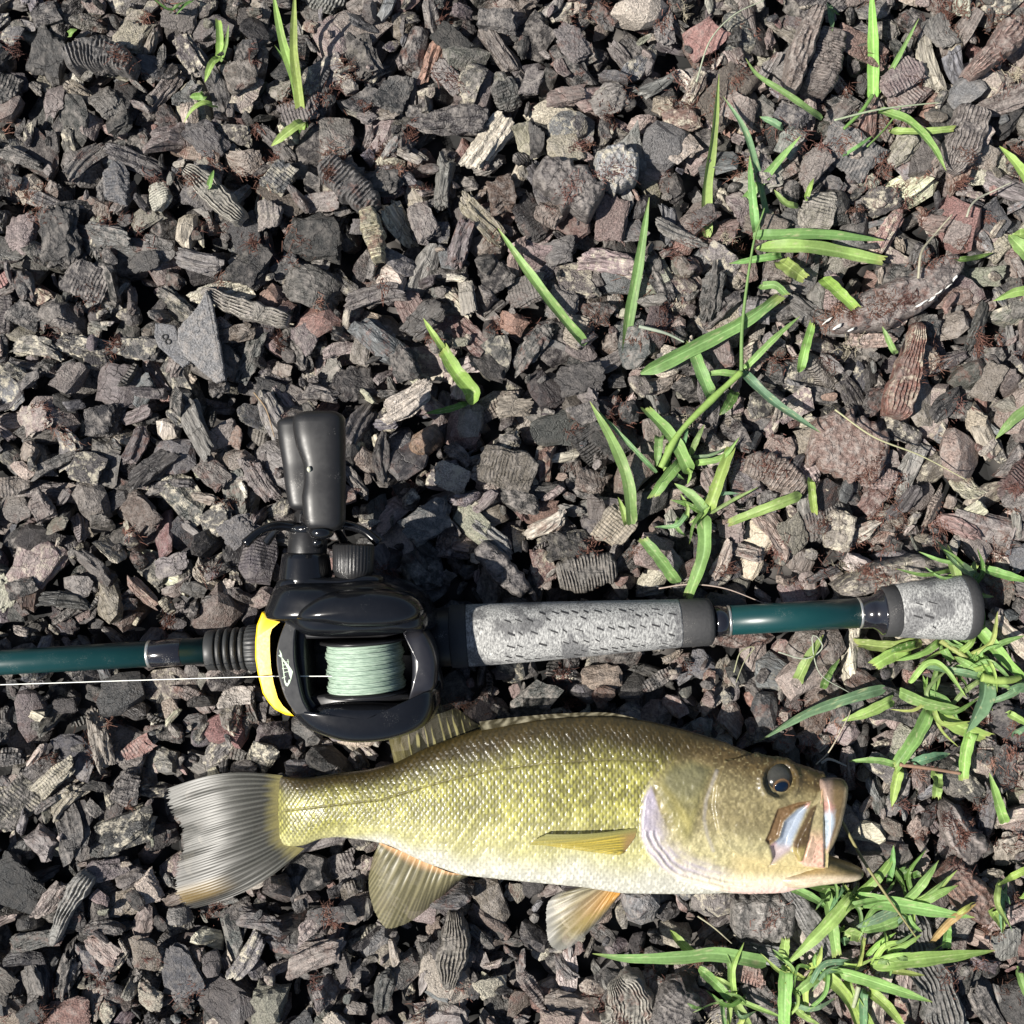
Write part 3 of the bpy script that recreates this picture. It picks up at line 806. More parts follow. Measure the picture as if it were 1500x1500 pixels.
sc_m = np.clip((pn_ * .9 + .1) * (0.55 + .7 * idn) * (.6 + .8 * patch) + .25 * smooth(.55, .8, patch), 0, 1)
body = lerp(gap, np.clip(col * (1.0 + .35 * (idn[:, None] - .3)), 0, 1), sc_m)
body = lerp(body, (.10, .085, .04), .6 * smooth(2.0, .5, lat) * U)
blot = smooth(.55, .8, vnoise(fx, fy, 26, 21)) * smooth(26, 8, np.abs(fy - np.interp(fx, [420, 960], [1185, 1165])))
body = lerp(body, (.13, .12, .05), .32 * blot * U)
body *= (.86 + .28 * n3)[:, None]
hd = np.tile(np.array([.185, .155, .078]), (len(V), 1))
hd = lerp(hd, (.075, .052, .02), smooth(.45, .85, tt))
hd = lerp(hd, (.34, .305, .165), smooth(.1, -.4, tt))
mott = smooth(.38, .68, .55 * n2 + .45 * n3)
hd = lerp(hd * .80, hd * 1.2, mott)
hd = lerp(hd, (.34, .30, .16), smooth(.78, .9, n3) * .45)
inop = smooth(-2, 16, od) * U
hd = lerp(hd, np.array([.22, .20, .075]) * (.6 + .8 * n2[:, None]), inop * .7)
hd = lerp(hd, (.12, .115, .065), inop * smooth(60, 20, np.hypot(fx - 1000, fy - 1135)) * .8)
hd = lerp(hd, (.33, .28, .09), .4 * inop * smooth(9, 1, ldist(fx, fy, z6([(250, 330), (330, 420), (400, 540), (420, 600)]))) * .8)
lav = U * (gd > 0) * smooth(2, -3, od) * smooth(0, -3, cd) * smooth(52, 16, gd + 14 * (vnoise(fx, fy, 14, 73) - .5)) * smooth(1130, 1165, fy) * smooth(1120, 1020, fx)
hd = lerp(hd, lerp(np.tile((.34, .31, .40), (len(V), 1)), (.50, .46, .42), smooth(.1, .8, np.sin(gdw / 8.2 * 2 * np.pi) * .5 + .5) * smooth(1200, 1250, fy) * .7), lav * .75)
hd = lerp(hd, (.30, .28, .27), U * .8 * smooth(4.5, .5, ldist(fx, fy, z6([(560, 260), (500, 420), (490, 520), (505, 600), (540, 690)]))) * .6 * (cd < 2))
hd = lerp(hd, (.43, .35, .17), smooth(1238, 1262, fy) * smooth(1050, 1090, fx) * smooth(1300, 1280, fy) * .7)
hd = lerp(hd, (.62, .56, .42), smooth(-.60, -.82, tt) * .85)
hd = lerp(hd, (.62, .42, .38), smooth(-.80, -.93, tt) * smooth(1050, 1080, fx) * .8)
hd = lerp(hd, (.66, .65, .58), smooth(-.80, -.93, tt) * smooth(1060, 1040, fx) * .9)
hd = lerp(hd, (.13, .075, .035), U * smooth(0, 3, fd) * .9)
mem = lerp(np.tile((.25, .29, .35), (len(V), 1)), (.09, .11, .14), smooth(.45, .75, vnoise(fx * .6 + fy * .5, fy * .15, 5, 31)))
mem = lerp(mem, (.62, .30, .28), smooth(14, 2, np.hypot(fx - 1128, fy - 1238)) * .7 + smooth(9, 2, np.hypot(fx - 1183, fy - 1177)))
mem = lerp(mem, (.42, .33, .31), smooth(1232, 1246, fy) * .8)
hd = lerp(hd, mem, U * smooth(-1.5, 4, md))
mx_ = lerp(np.tile((.26, .22, .12), (len(V), 1)), (.55, .33, .25), smooth(1205, 1240, fy) * .9)
mx_ = lerp(mx_ * .8, mx_ * 1.25, n3)
hd = lerp(hd, mx_, U * smooth(-.5, 2, xd) * (md < 0))
hd = lerp(hd, lerp(np.tile((.07, .045, .02), (len(V), 1)), (.26, .21, .08), smooth(1228, 1246, fy) * smooth(.4, .6, n2) + .5 * smooth(.82, .9, n3)), U * smooth(-.5, 2, sd_))
headc = np.where(upf, smooth(np.interp(fy, [1125, 1160], [-16, 0]), np.interp(fy, [1125, 1160], [26, 6]), gd), head)
colv = lerp(body, hd, headc)
colv = np.where(upf[:, None], colv, lerp(np.tile(belly, (len(V), 1)), flank, smooth(-.3, .6, tt)))
# --- faces, tail end closed, mouth hollow at the front
F = grid_faces(NC, NR, True)
V3 = V.reshape(NC, NR, 3)
ex_r, ex_c = [], []
c_f = V3[-1].mean(0)
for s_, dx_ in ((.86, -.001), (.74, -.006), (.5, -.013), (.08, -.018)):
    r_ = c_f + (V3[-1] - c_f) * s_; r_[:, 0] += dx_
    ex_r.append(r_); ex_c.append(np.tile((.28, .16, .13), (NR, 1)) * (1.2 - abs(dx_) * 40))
VA = np.vstack([V] + ex_r + [V3[0].mean(0)[None]])
CA = np.vstack([colv] + ex_c + [np.array([[.3, .28, .15]])])
F = grid_faces(NC + 4, NR, True)
Ft = [tuple(f) for f in F] + [(len(VA) - 1, (j + 1) % NR, j) for j in range(NR)]
SKIN = tinted('fish_skin', .40, .45, coat=.10, grain=.16, gscale=1600.0, bump=.12, bscale=1500.0)
fish = empty('fish', W(800, 1180, 0), 'freshly caught golden green largemouth fish lying on its side, mouth open', 'fish')
under(obj('body', mesh('body', VA, Ft, True, CA), SKIN), fish)
ztop = hw + zc
def bodyz(px, py):
    """height of the fish's flank seen at a photo pixel"""
    z = .03
    for _ in range(5):
        x = (px - 750) * kz(z) ; y = (750 - py) * kz(z)
        i = np.clip(np.searchsorted(X[:, 0], x), 0, NC - 1)
        s_ = np.clip((y - ym[i]) / hh[i], -.999, .999)
        z = zc[i] + hw[i] * (1 - s_ * s_) ** .44
    return z
# --- fins: rays with webbing between them
FIN2 = tinted('dorsal_web', .5, .12, coat=.0, trans=.15, alpha=True, grain=.15, gscale=1500.0)
FIN3 = tinted('tail_web', .38, .36, coat=.0, trans=.10, alpha=True, grain=.2, gscale=1500.0)
FIN = tinted('fin_web', .40, .44, coat=.0, trans=.22, alpha=True, grain=.15, gscale=1500.0)
def fin(name, base, edge, rays, colf, bulge=0.0, nu=260, nv=46, ridge=.00013, ragged=0.012, zb=None, ze=None, thick=.00035, zmid=0.0):
    B = spline(base, nu); E = spline(edge, nu)
    u = np.linspace(0, 1, nu); v = np.linspace(0, 1, nv)
    vr = v[None, :] * (1 + ragged * (vnoise(u * 200, u * 0, 1.3, 41) - .5) * 2)[:, None]
    P = B[:, None, :2] * (1 - vr[..., None]) + E[:, None, :2] * vr[..., None]
    d = E[:, :2] - B[:, :2]
    perp = np.stack([-d[:, 1], d[:, 0]], 1)
    P = P + perp[:, None] * (bulge * (2 * u - 1)[:, None] * np.sin(vr * np.pi))[..., None]
    zz = np.asarray(zb)[..., None] * (1 - vr) + np.asarray(ze)[..., None] * vr if np.ndim(zb) else zb * (1 - vr) + ze * vr
    zz = zz + zmid * np.sin(vr * np.pi)
    ph = u[:, None] * rays + .16 * np.sin(vr * 3 + u[:, None] * 9) + .35 * (vnoise(u * 50, u * 0, 3.1, 43) - .5)[:, None]
    f = np.abs(np.mod(ph, 1) - .5) * 2                      # 0 on a ray, 1 between rays
    split = smooth(.35, .75, vr)                            # rays fork towards the edge
    f2 = np.abs(np.mod(ph * 2 + .5, 1) - .5) * 2
    ray = ((1 - split) * smooth(.75, .1, f) + split * smooth(.8, .1, f2) * .75) * (.55 + .75 * vnoise(u[:, None] * 90, vr * 6, 1.5, 44))
    zz = zz + ridge * ray * (1 - .6 * vr) + .0005 * (vnoise(u[:, None] * 40 + 0 * vr, vr * 12, 3, 42) - .5)
    k = kz(zz)
    Vt = np.stack([(P[..., 0] - 750) * k, (750 - P[..., 1]) * k, zz], -1).reshape(-1, 3)
    Cc = colf(u[:, None] + 0 * vr, vr, ray).reshape(-1, 4)
    n = nu * nv
    Vb = Vt.copy(); Vb[:, 2] -= thick
    F = grid_faces(nu, nv)
    me = mesh(name, Vt, F, True, Cc)
    return under(obj(name, me, FIN2 if 'dorsal' in name else FIN3 if 'tail' in name else FIN), fish)
def mixa(a, b_, f): return np.asarray(a) + (np.asarray(b_) - np.asarray(a)) * np.clip(f, 0, 1)[..., None]
def c_tail(u, v, r):
    c = mixa((.030, .030, .025, .80), (.080, .080, .070, .95), r)
    c = mixa(c, (.17, .15, .06, 1), smooth(.16, .02, v + .08 * (vnoise(u * 60, v * 10, 1.5, 46) - .5)))
    c = mixa(c, (.02, .018, .014, .9), .8 * smooth(.40, .8, u) * smooth(.25, .7, v) * (1 - .5 * r))
    c = mixa(c, (.20, .13, .03, .9), .6 * smooth(.10, .03, np.abs(u - .86)) * smooth(.5, .8, v))
    return c
fin('tail_fin', [(414, 1136), (409, 1160), (408, 1190), (412, 1215), (424, 1236), (446, 1243)], [(246, 1155), (250, 1180), (263, 1207), (269, 1235), (262, 1260), (258, 1288), (263, 1315), (284, 1331)], 24, c_tail, -.075, ragged=.03, ridge=.00010, zb=.0085, ze=.0055, zmid=.003)
def c_anal(u, v, r):
    c = mixa((.13, .118, .062, .74), (.24, .215, .12, .92), r)
    c = mixa(c, (.62, .36, .17, 1), smooth(.16, 0, v) * .9)
    c = mixa(c, (.05, .045, .03, .9), .45 * smooth(.3, .7, v) * smooth(.25, .6, u) * (1 - r))
    return c
fin('anal_fin', [(556, 1234), (590, 1248), (630, 1266), (660, 1278), (690, 1281)], [(546, 1256), (540, 1290), (545, 1325), (556, 1349), (572, 1360), (602, 1349), (640, 1320), (668, 1294), (689, 1282)], 16, c_anal, .0, zb=.0135, ze=.0075, zmid=.002)
def c_pelv(u, v, r):
    c = mixa((.21, .19, .12, .60), (.34, .31, .20, .88), r)
    c = mixa(c, (.58, .29, .06, .95), smooth(.95, .05, v) * smooth(.1, .85, u))
    c = mixa(c, (.35, .30, .08, .9), .5 * smooth(.3, .5, v) * smooth(.9, .55, v) * smooth(.3, .6, u) * smooth(.95, .7, u) * (1 - r))
    c = mixa(c, (.30, .30, .29, .66), smooth(.72, 1, v) * .7)
    return c
fin('pelvic_fin', [(872, 1297), (884, 1300), (897, 1304), (909, 1308)], [(840, 1300), (815, 1310), (802, 1325), (800, 1355), (806, 1384), (819, 1392), (842, 1383), (878, 1350), (900, 1322)], 9, c_pelv, .0, zb=.012, ze=.008, zmid=.0015)
def c_ped(u, v, r):
    c = mixa((.30, .25, .05, .75), (.55, .42, .07, .95), r)
    c = mixa(c, (.30, .20, .08, 1), smooth(.22, .05, v))
    c = mixa(c, (.24, .23, .08, .95), smooth(.35, 0, u))
    return c
pb = np.array([bodyz(934, y) for y in np.linspace(1212, 1250, 160)]) + .0002
pe = np.array([bodyz(820, y) for y in np.linspace(1218, 1250, 160)]) + .0022
fin('pectoral_fin', [(934, 1212), (930, 1226), (922, 1238), (914, 1250)], [(800, 1222), (777, 1236), (802, 1239), (850, 1246), (906, 1253)], 8, c_ped, .03, nu=160, zb=pb, ze=pe, zmid=.0012)
def c_dors(u, v, r):
    c = mixa((.022, .021, .012, .80), (.22, .20, .09, .95), smooth(.7, 1.05, r))  # shade behind the fin is painted into the dark, near-opaque web colour
    return mixa(c, (.13, .11, .035, .85), smooth(.3, 0, u) * .7)
fin('dorsal_fin', [(578, 1120), (612, 1102), (650, 1086), (690, 1074), (712, 1068)], [(569, 1081), (585, 1062), (612, 1038), (641, 1020), (672, 1040), (702, 1060)], 12, c_dors, 0, zb=.0145, ze=.0115)
def c_spin(u, v, r): return mixa((.06, .052, .03, .7), (.22, .20, .14, 1), r)
fin('spiny_dorsal_fin', [(705, 1070), (760, 1061), (820, 1054), (880, 1052), (930, 1056)], [(702, 1057), (760, 1050), (825, 1045), (890, 1044), (935, 1053)], 9, c_spin, 0, nu=160, nv=16, zb=.020, ze=.0215)
# --- eye
ez = bodyz(*EYE)
ec = np.array(W(*EYE, ez)); ec[2] -= .0036
er = .0066
d, Fi = ICO[4]
look = np.array([.16, -.30, 1.0]); look /= np.linalg.norm(look)
dd = d @ look
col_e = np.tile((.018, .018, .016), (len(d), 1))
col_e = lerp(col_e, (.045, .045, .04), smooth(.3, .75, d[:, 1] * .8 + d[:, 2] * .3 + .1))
col_e = lerp(col_e, (.22, .12, .05), smooth(.035, .0, np.abs(dd - .90)) * .6)
EYEM = tinted('eye_gloss', .16, .3, coat=.0, grain=.15)
eye = under(obj('eye', mesh('eye', d * er * np.array([1.0, 1.0, .92]) + ec, Fi, True, col_e), EYEM), fish)
PUP = simple('pupil_black', (.003, .008, .02), .12, spec=.4)
_, pu, pv = frame(look)
rings = []
for s_ in (0.0, .12, .24, .34, .40, .43):
    a = np.linspace(0, 2 * np.pi, 40, endpoint=False)
    w_ = np.outer(np.cos(a) * s_ * 1.05, np.array([1.0, 0.1, 0])) + np.outer(np.sin(a) * s_ * .74, np.array([-.1, 1.0, 0.2]))
    q_ = look + w_; q_ /= np.linalg.norm(q_, axis=1)[:, None]
    rings.append(ec + q_ * (er * (1.012 if s_ < .42 else .99)) * np.array([1.0, 1.0, .92]))
pup = obj('pupil', rings_mesh('pupil', rings[::-1], True, True), PUP)
pup.parent = eye
# --- jaws
MOUTH = tinted('mouth_skin', .42, .45, coat=.15, grain=.2, gscale=1300.0, bump=.2)
def blob(name, outline, zmid, ht, colf, n=120, m=14, skew=None):
    """a full-bodied lobe: outline at height zmid, rounded above and below"""
    o = spline(outline, n, True)
    zm_ = np.array([zmid(x, y) for x, y in o])
    P = np.array([W(x, y, z) for (x, y), z in zip(o, zm_)])
    c = P.mean(0) if skew is None else np.array(W(*skew, zm_.mean()))
    rings, cols = [], []
    for a in np.linspace(-np.pi / 2, np.pi / 2, 2 * m + 1)[1:-1]:
        s_ = math.cos(a) ** .75
        r_ = c + (P - c) * s_
        r_[:, 2] = c[2] + (P[:, 2] - c[2]) * s_ + ht * math.sin(a)
        if P[:, 0] @ np.roll(P[:, 1], -1) - P[:, 1] @ np.roll(P[:, 0], -1) < 0: r_ = r_[::-1]
        rings.append(r_)
    R = np.array(rings)
    x_, y_ = PX(R.reshape(-1, 3))
    cc = colf(x_, y_)
    cc = np.vstack([cc, cc[:n].mean(0), cc[-n:].mean(0)])
    return under(obj(name, rings_mesh(name, rings, True, True, cc), MOUTH), fish)
def c_pre(x, y):
    c = np.tile((.15, .105, .05), (len(x), 1))
    c = lerp(c, (.09, .065, .03), smooth(1160, 1145, y))
    inner_ = smooth(3.5, -3.5, ldist(x, y, zm([(960, 640), (985, 800), (985, 950), (968, 1100)])) - 4)
    c = lerp(c, (.34, .24, .20), smooth(1225, 1212, x) * .7)
    ind = sdist(x, y, zm([(930, 560), (1010, 540), (1075, 620), (1075, 800), (1030, 960), (965, 1120), (930, 1100)]))
    c = lerp(c, lerp(np.tile((.30, .17, .14), (len(x), 1)), (.30, .35, .40), smooth(1183, 1197, y)), smooth(-2, 3, ind))
    c = lerp(c, (.36, .28, .17), smooth(4, 1, ldist(x, y, zm([(1200, 400), (1190, 560), (1120, 830), (1050, 1010), (970, 1150)]))) * .8)
    return c * (.8 + .4 * vnoise(x, y, 3, 51))[:, None]
zj = lambda x, y: .0235 - .00004 * (x - 1200)
blob('upper_jaw', zm([(900, 330), (980, 300), (1130, 300), (1195, 345), (1207, 420), (1195, 520), (1160, 680), (1120, 840), (1060, 1000), (985, 1130), (945, 1175), (925, 1050), (915, 800), (905, 560)]), zj, .0066, c_pre, skew=(1214, 1185))
def c_low(x, y):
    c = np.tile((.30, .22, .10), (len(x), 1))
    c = lerp(c, (.46, .38, .27), smooth(1278, 1288, y))
    c = lerp(c, (.11, .085, .03), smooth(1215, 1250, x) * smooth(1288, 1272, y) * .85)
    c = lerp(c, (.42, .26, .08), smooth(5, 1, ldist(x, y, [(1205, 1254), (1240, 1264), (1262, 1274)])) * .5)
    return c * (.75 + .5 * vnoise(x, y, 4, 52))[:, None]
blob('lower_jaw', [(1120, 1280), (1150, 1270), (1190, 1258), (1209, 1253), (1240, 1263), (1258, 1270), (1264, 1277), (1258, 1284), (1230, 1288), (1195, 1292), (1160, 1297), (1130, 1292)], lambda x, y: .0180, .0098, c_low, skew=(1195, 1276))
def c_mx(x, y):
    c = lerp(np.tile((.24, .20, .10), (len(x), 1)), (.42, .28, .21), smooth(1200, 1238, y) * .8)
    c = lerp(c, (.50, .30, .20), smooth(4, 1, ldist(x, y, [(1204, 1155), (1205, 1266)])) * .6)
    return c * (.72 + .56 * vnoise(x, y, 2.6, 53))[:, None]
blob('maxilla', zm([(940, 400), (948, 700), (955, 1000), (948, 1250), (860, 1262), (740, 1230), (735, 1130), (780, 960), (830, 760), (890, 560)]), lambda x, y: np.interp(x, [1165, 1206], [.0295, .0262]), .0022, c_mx, skew=(1192, 1220))

# ------------------------------------------------------------------ fishing rod
RZ = .0135
def AX(px): return np.array(W(px, 970.5 - .0577 * px, RZ))
def rodpart(name, x0, x1, prof, mat, parent=None, n=48, **kw):
    kp = kz(RZ) * 1.0017
    me = lathe(name, AX(x0), AX(x1), [(t_, r_ * kp / 2) for t_, r_ in prof], n, **kw)
    o = obj(name, me, mat)
    return under(o, rod) if parent is None else setattr(o, 'parent', parent) or o
rod = empty('fishing_rod', W(700, 930, 0), 'dark teal casting rod with worn grey split grips lying above the fish', 'fishing rod')
TEAL = simple('teal_blank', (.005, .036, .038), .33, spec=.4, coat=.12, noise=.2, nscale=60, dust=.2)
GLOSSB = simple('gloss_black_wrap', (.010, .010, .013), .12, coat=.8, dust=.4)
SATB = simple('satin_black', (.012, .012, .013), .40, spec=.4, noise=.3, dust=.5, bump=.1)
SILV = simple('silver_trim', (.55, .54, .5), .3, metal=.8, noise=.3, nscale=2000)
def grip_material():
    m, t, p, out = nodes('worn_grip')
    co = N(t, 'TexCoord')
    mp = N(t, 'Mapping'); mp.inputs['Scale'].default_value = (1.0, .35, 1.0)
    t.links.new(co.outputs['Object'], mp.inputs['Vector'])
    def nz(s, d=6.0, r=.7, src=mp.outputs[0]):
        n = N(t, 'TexNoise', i_Scale=s, i_Detail=d, i_Roughness=r); t.links.new(src, n.inputs['Vector']); return n.outputs[0]
    f = nz(1700.0); b_ = nz(75.0, 4.0, .6, co.outputs['Object'])
    c = ramp(t, f, [(.32, (.05, .05, .05)), (.45, (.20, .20, .197)), (.56, (.36, .36, .345)), (.70, (.58, .58, .56))])
    dk = ramp(t, b_, [(.50, (0, 0, 0)), (.57, (.92,) * 3)])
    c = mixc(t, dk, c, ramp(t, f, [(.35, (.05, .05, .052)), (.7, (.20, .20, .2))]))
    t.links.new(c, p.inputs['Base Color'])
    p.inputs['Roughness'].default_value = .85
    bb = N(t, 'Bump', i_Strength=.6, i_Distance=.0004)
    t.links.new(f, bb.inputs['Height']); t.links.new(bb.outputs[0], p.inputs['Normal'])
    return m
GRIP = grip_material()
FOAM = simple('black_foam', (.028, .028, .029), .75, noise=.4, nscale=900, bump=.4, dust=.3)
blank = rodpart('blank', -320, 303, [(0, 35), (.5, 36.5), (1, 39)], TEAL)
wrapp = rodpart('thread_wrap', 222, 268, [(0, 38.5), (.03, 40), (.97, 40.2), (1, 39)], GLOSSB)
rodpart('trim_ring', 217.5, 222.5, [(0, 38.6), (.2, 40.2), (.8, 40.2), (1, 38.6)], SILV)
RIBM = simple('ribbed_rubber', (.030, .031, .031), .48, noise=.2, dust=.35)
rodpart('locking_collar', 303, 319, [(0, 44), (.08, 56), (.2, 58), (.92, 60), (1, 58)], RIBM)
for k in range(4):
    x = 319 + k * 11
    rodpart('collar_rib', x, x + 11, [(0, 50), (.15, 51), (.28, 61), (.5, 63.5), (.85, 62.5), (.98, 51), (1, 50)], RIBM)
rodpart('locking_nut', 363, 388, [(0, 60), (.1, 66), (.9, 68), (1, 62)], RIBM, n=120, rmod=lambda t_, a: .018 * np.sign(np.sin(a * 30)))
rodpart('reel_seat', 386, 690, [(0, 60), (.03, 66), (.4, 70), (.75, 78), (.8, 84), (.99, 90), (1, 88)], SATB)
rodpart('seat_ring', 660, 684, [(0, 89), (.06, 91.5), (.92, 92), (1, 90)], FOAM)
grip = rodpart('rear_grip', 684, 996, [(0, 88), (.006, 91), (.3, 87), (.6, 80), (.99, 70.5), (1, 68)], GRIP, n=72)
rodpart('grip_collar', 996, 1043, [(0, 69), (.02, 70.5), (.8, 70), (.93, 68), (1, 58)], FOAM)
rodpart('blank', 1036, 1290, [(0, 43), (1, 44)], TEAL)
rodpart('thread_wrap', 1043, 1066, [(0, 48), (.5, 46), (1, 44.5)], GLOSSB)
rodpart('trim_ring', 1065, 1069, [(0, 43.6), (.2, 45.4), (.8, 45.4), (1, 43.6)], SILV)
rodpart('trim_ring', 1256, 1260, [(0, 43.8), (.2, 45.6), (.8, 45.6), (1, 43.8)], SILV)
rodpart('winding_check', 1260, 1292, [(0, 45), (.5, 46.5), (.72, 54), (.9, 66), (1, 71)], GLOSSB)
rodpart('butt_collar', 1291, 1313, [(0, 70), (.1, 74), (.9, 76), (1, 74)], FOAM)
rodpart('butt_grip', 1312, 1407, [(0, 75), (.01, 77), (.5, 88), (.97, 96.5), (1, 95)], GRIP, n=72)
rodpart('butt_cap', 1406, 1429, [(0, 95), (.1, 97), (.5, 95.5), (.8, 87), (.95, 72), (1, 50)], FOAM)
# moulded dashes on the grips, slightly raised
DASH = simple('grip_mark_black', (.022, .022, .023), .7, noise=.3)
def grip_marks(parent_name, x0, x1, rows, gp0, gp1, prof, step, name='chevron_marks', seed=3):
    rr = np.random.default_rng(seed)
    a_, b_ = AX(x0), AX(x1)
    d_, u_, v_ = frame(b_ - a_)
    L_ = np.linalg.norm(b_ - a_)
    vv, fc_ = [], []
    kp = kz(RZ)
    def pt(t_, ang, lift):
        R_ = np.interp((x0 + (x1 - x0) * t_ - gp0) / (gp1 - gp0), *np.array(prof).T) * kp * 1.0017 / 2 + lift
        return a_ + d_ * L_ * t_ + (u_ * math.cos(ang) + v_ * math.sin(ang)) * R_
    for ri, ang in enumerate(rows):
        x = x0 + rr.uniform(2, 14)
        while x < x1 - 4:
            if rr.random() < .25 + .5 * abs(math.sin(x * .013 + ri * 1.9)):
                t0 = (x - x0) / (x1 - x0); t1 = t0 + rr.uniform(5, 12) / (x1 - x0)
                s_ = -.10
                hw_ = rr.uniform(.015, .04)
                i = len(vv)
                for tq, aq in ((t0, ang - hw_), (t0, ang + hw_), (t1, ang + hw_ + s_), (t1, ang - hw_ + s_)): vv.append(pt(tq, aq, .00012))
                for tq, aq in ((t0, ang - hw_), (t0, ang + hw_), (t1, ang + hw_ + s_), (t1, ang - hw_ + s_)): vv.append(pt(tq, aq, -.0004))
                fc_ += [(i, i + 1, i + 2, i + 3), (i, i + 4, i + 5, i + 1), (i + 1, i + 5, i + 6, i + 2), (i + 2, i + 6, i + 7, i + 3), (i + 3, i + 7, i + 4, i)]
            x += step * rr.uniform(.8, 1.25)
    o = obj(name, mesh(name, np.array(vv), fc_, False), DASH, kind='stuff')
    return under(o, rod)
up_ = math.pi / 2
grip_marks('rear_grip', 735, 985, [up_ + q for q in (-.95, -.72, -.30, .12, .55, .80)] , 684, 996, [(0, 88), (.006, 91), (.3, 87), (.6, 80), (.99, 70.5), (1, 68)], 15)
grip_marks('butt_grip', 1322, 1360, [up_ + q for q in (-.5, -.1, .35)], 1312, 1407, [(0, 75), (.01, 77), (.5, 88), (.97, 96.5), (1, 95)], 17, seed=5)

# ------------------------------------------------------------------ baitcasting reel
reel = empty('baitcasting_reel', W(510, 965, .012), 'glossy black baitcasting reel with yellow front bar and green line clamped on rod', 'fishing reel')
BLK = simple('reel_gloss_black', (.0055, .006, .0075), .17, spec=.38, coat=.25, noise=.2, dust=.08, dustcol=(.30, .30, .28))
BLK2 = simple('reel_inner_black', (.010, .010, .011), .4, dust=.2)
YEL = simple('yellow_paint', (.82, .53, .004), .45, noise=.06, nscale=900, dust=.12, dustcol=(.25, .17, .02))
def rp(name, me, mat, parent=None):
    o = obj(name, me, mat)
    if parent is not None: o.parent = parent; return o
    return under(o, reel)
mm = .001
rp('frame_floor', prism('frame_floor', [(395, 930), (450, 920), (630, 915), (638, 960), (632, 1030), (450, 1046), (410, 1010)], 10 * mm, 22 * mm, .002, 60), BLK2)
hs_ = rp('handle_side_plate', dome('handle_side_plate', [(386, 903), (392, 878), (406, 854), (440, 847), (500, 846), (552, 843), (598, 856), (624, 874), (636, 900), (634, 921), (600, 927), (560, 931), (500, 933), (450, 930), (418, 912)], 36 * mm, [(.78, 8 * mm), (.93, 14 * mm), (1, 24 * mm), (1, 33 * mm), (.97, 38 * mm), (.94, 41 * mm), (.935, 43 * mm), (.88, 47 * mm), (.74, 50.5 * mm), (.5, 52.5 * mm), (.2, 53.2 * mm)], 96), BLK)
rp('gear_cover', dome('gear_cover', [(432, 906), (445, 885), (480, 868), (540, 862), (590, 870), (614, 888), (612, 905), (580, 917), (520, 920), (470, 914)], 52 * mm, [(1.06, 44 * mm), (1.03, 49 * mm), (.97, 52 * mm), (.82, 54.5 * mm), (.55, 56 * mm), (.2, 56.6 * mm)], 80), BLK, hs_)
rp('side_plate_rim', dome('side_plate_rim', [(404, 868), (406, 850), (440, 846), (500, 845), (552, 842), (560, 852), (520, 858), (460, 864), (428, 880)], 44 * mm, [(.95, 30 * mm), (1, 40 * mm), (.97, 44 * mm), (.8, 46 * mm), (.3, 46.6 * mm)], 64), BLK, hs_)
ps = rp('palm_side_plate', dome('palm_side_plate', [(424, 1030), (452, 1034), (480, 1024), (540, 1021), (600, 1021), (640, 1000), (645, 1020), (640, 1042), (626, 1060), (596, 1074), (556, 1082), (512, 1082), (474, 1072), (444, 1056)], 33 * mm, [(.80, 12 * mm), (.95, 18 * mm), (1, 27 * mm), (1, 34 * mm), (.97, 38 * mm), (.955, 40 * mm), (.90, 43.5 * mm), (.74, 46 * mm), (.45, 47 * mm), (.2, 47.2 * mm)], 96), BLK)
rp('inner_wall', prism('inner_wall', [(448, 936), (500, 935), (560, 934), (598, 926), (598, 916), (440, 912)], 20 * mm, 44 * mm, .0008), BLK2)
rp('inner_wall', prism('inner_wall', [(450, 1020), (520, 1016), (598, 1016), (600, 1026), (450, 1036)], 20 * mm, 41 * mm, .0008), BLK2)
barL = [(421, 905), (411, 928), (405, 952), (405, 976), (410, 1000), (418, 1024), (434, 1049)]
barR = [(439, 909), (433, 928), (432, 964), (437, 994), (444, 1024), (456, 1046)]
fb = rp('front_bar', prism('front_bar', [tuple(q) for q in spline(barL, 24)] + [tuple(q) for q in spline(barR, 24)[::-1]], 37 * mm, 46 * mm, .0007, smooth_shade=False), simple('front_bar_black', (.014, .015, .017), .34, dust=.3))
rp('front_bar_inner', prism('front_bar_inner', [tuple(q) for q in spline(barR, 24)] + [tuple(q) for q in spline([(464, 1034), (453, 1018), (449, 990), (447, 960), (447, 938), (452, 922)], 24)], 20 * mm, 41.5 * mm, .0009), BLK2)
yel_o = [(383, 897), (375.5, 916), (373, 940), (373, 964), (377, 988), (384, 1016), (393, 1030), (402, 1040), (418, 1048), (436, 1050.5), (430, 1042), (423, 1032.5), (417, 1032), (410, 1021), (404, 1000), (400, 976), (398.5, 952), (398.5, 932), (401, 923), (406, 920), (413, 919.5), (417, 912), (419, 905.5), (400, 902)]
dense = []
for a, b_ in zip(yel_o, yel_o[1:] + yel_o[:1]):
    for q in (0, .33, .67): dense.append((a[0] + (b_[0] - a[0]) * q, a[1] + (b_[1] - a[1]) * q))
rp('yellow_bar', prism('yellow_bar', dense, 31 * mm, 42 * mm, .0008), YEL)
rp('line_guide', tube('line_guide', [W(409, 921, .036), W(402, 935, .0365), W(400, 955, .037), W(403, 972, .0365)], .0011, 10), simple('guide_steel', (.42, .36, .31), .3, metal=.7))
tb = [(588, 920), (597, 923), (618, 921), (632, 940), (640, 965), (640, 989), (634, 1012), (600, 1029), (602, 1012), (604, 979), (601, 951)]
rp('thumb_bar', dome('thumb_bar', tb, 42 * mm, [(.92, 24 * mm), (1, 34 * mm), (1, 40 * mm), (.97, 42.5 * mm), (.85, 44 * mm), (.6, 44.8 * mm), (.2, 45.2 * mm)], 72), simple('thumb_bar_black', (.016, .016, .02), .33, coat=.2, dust=.4))
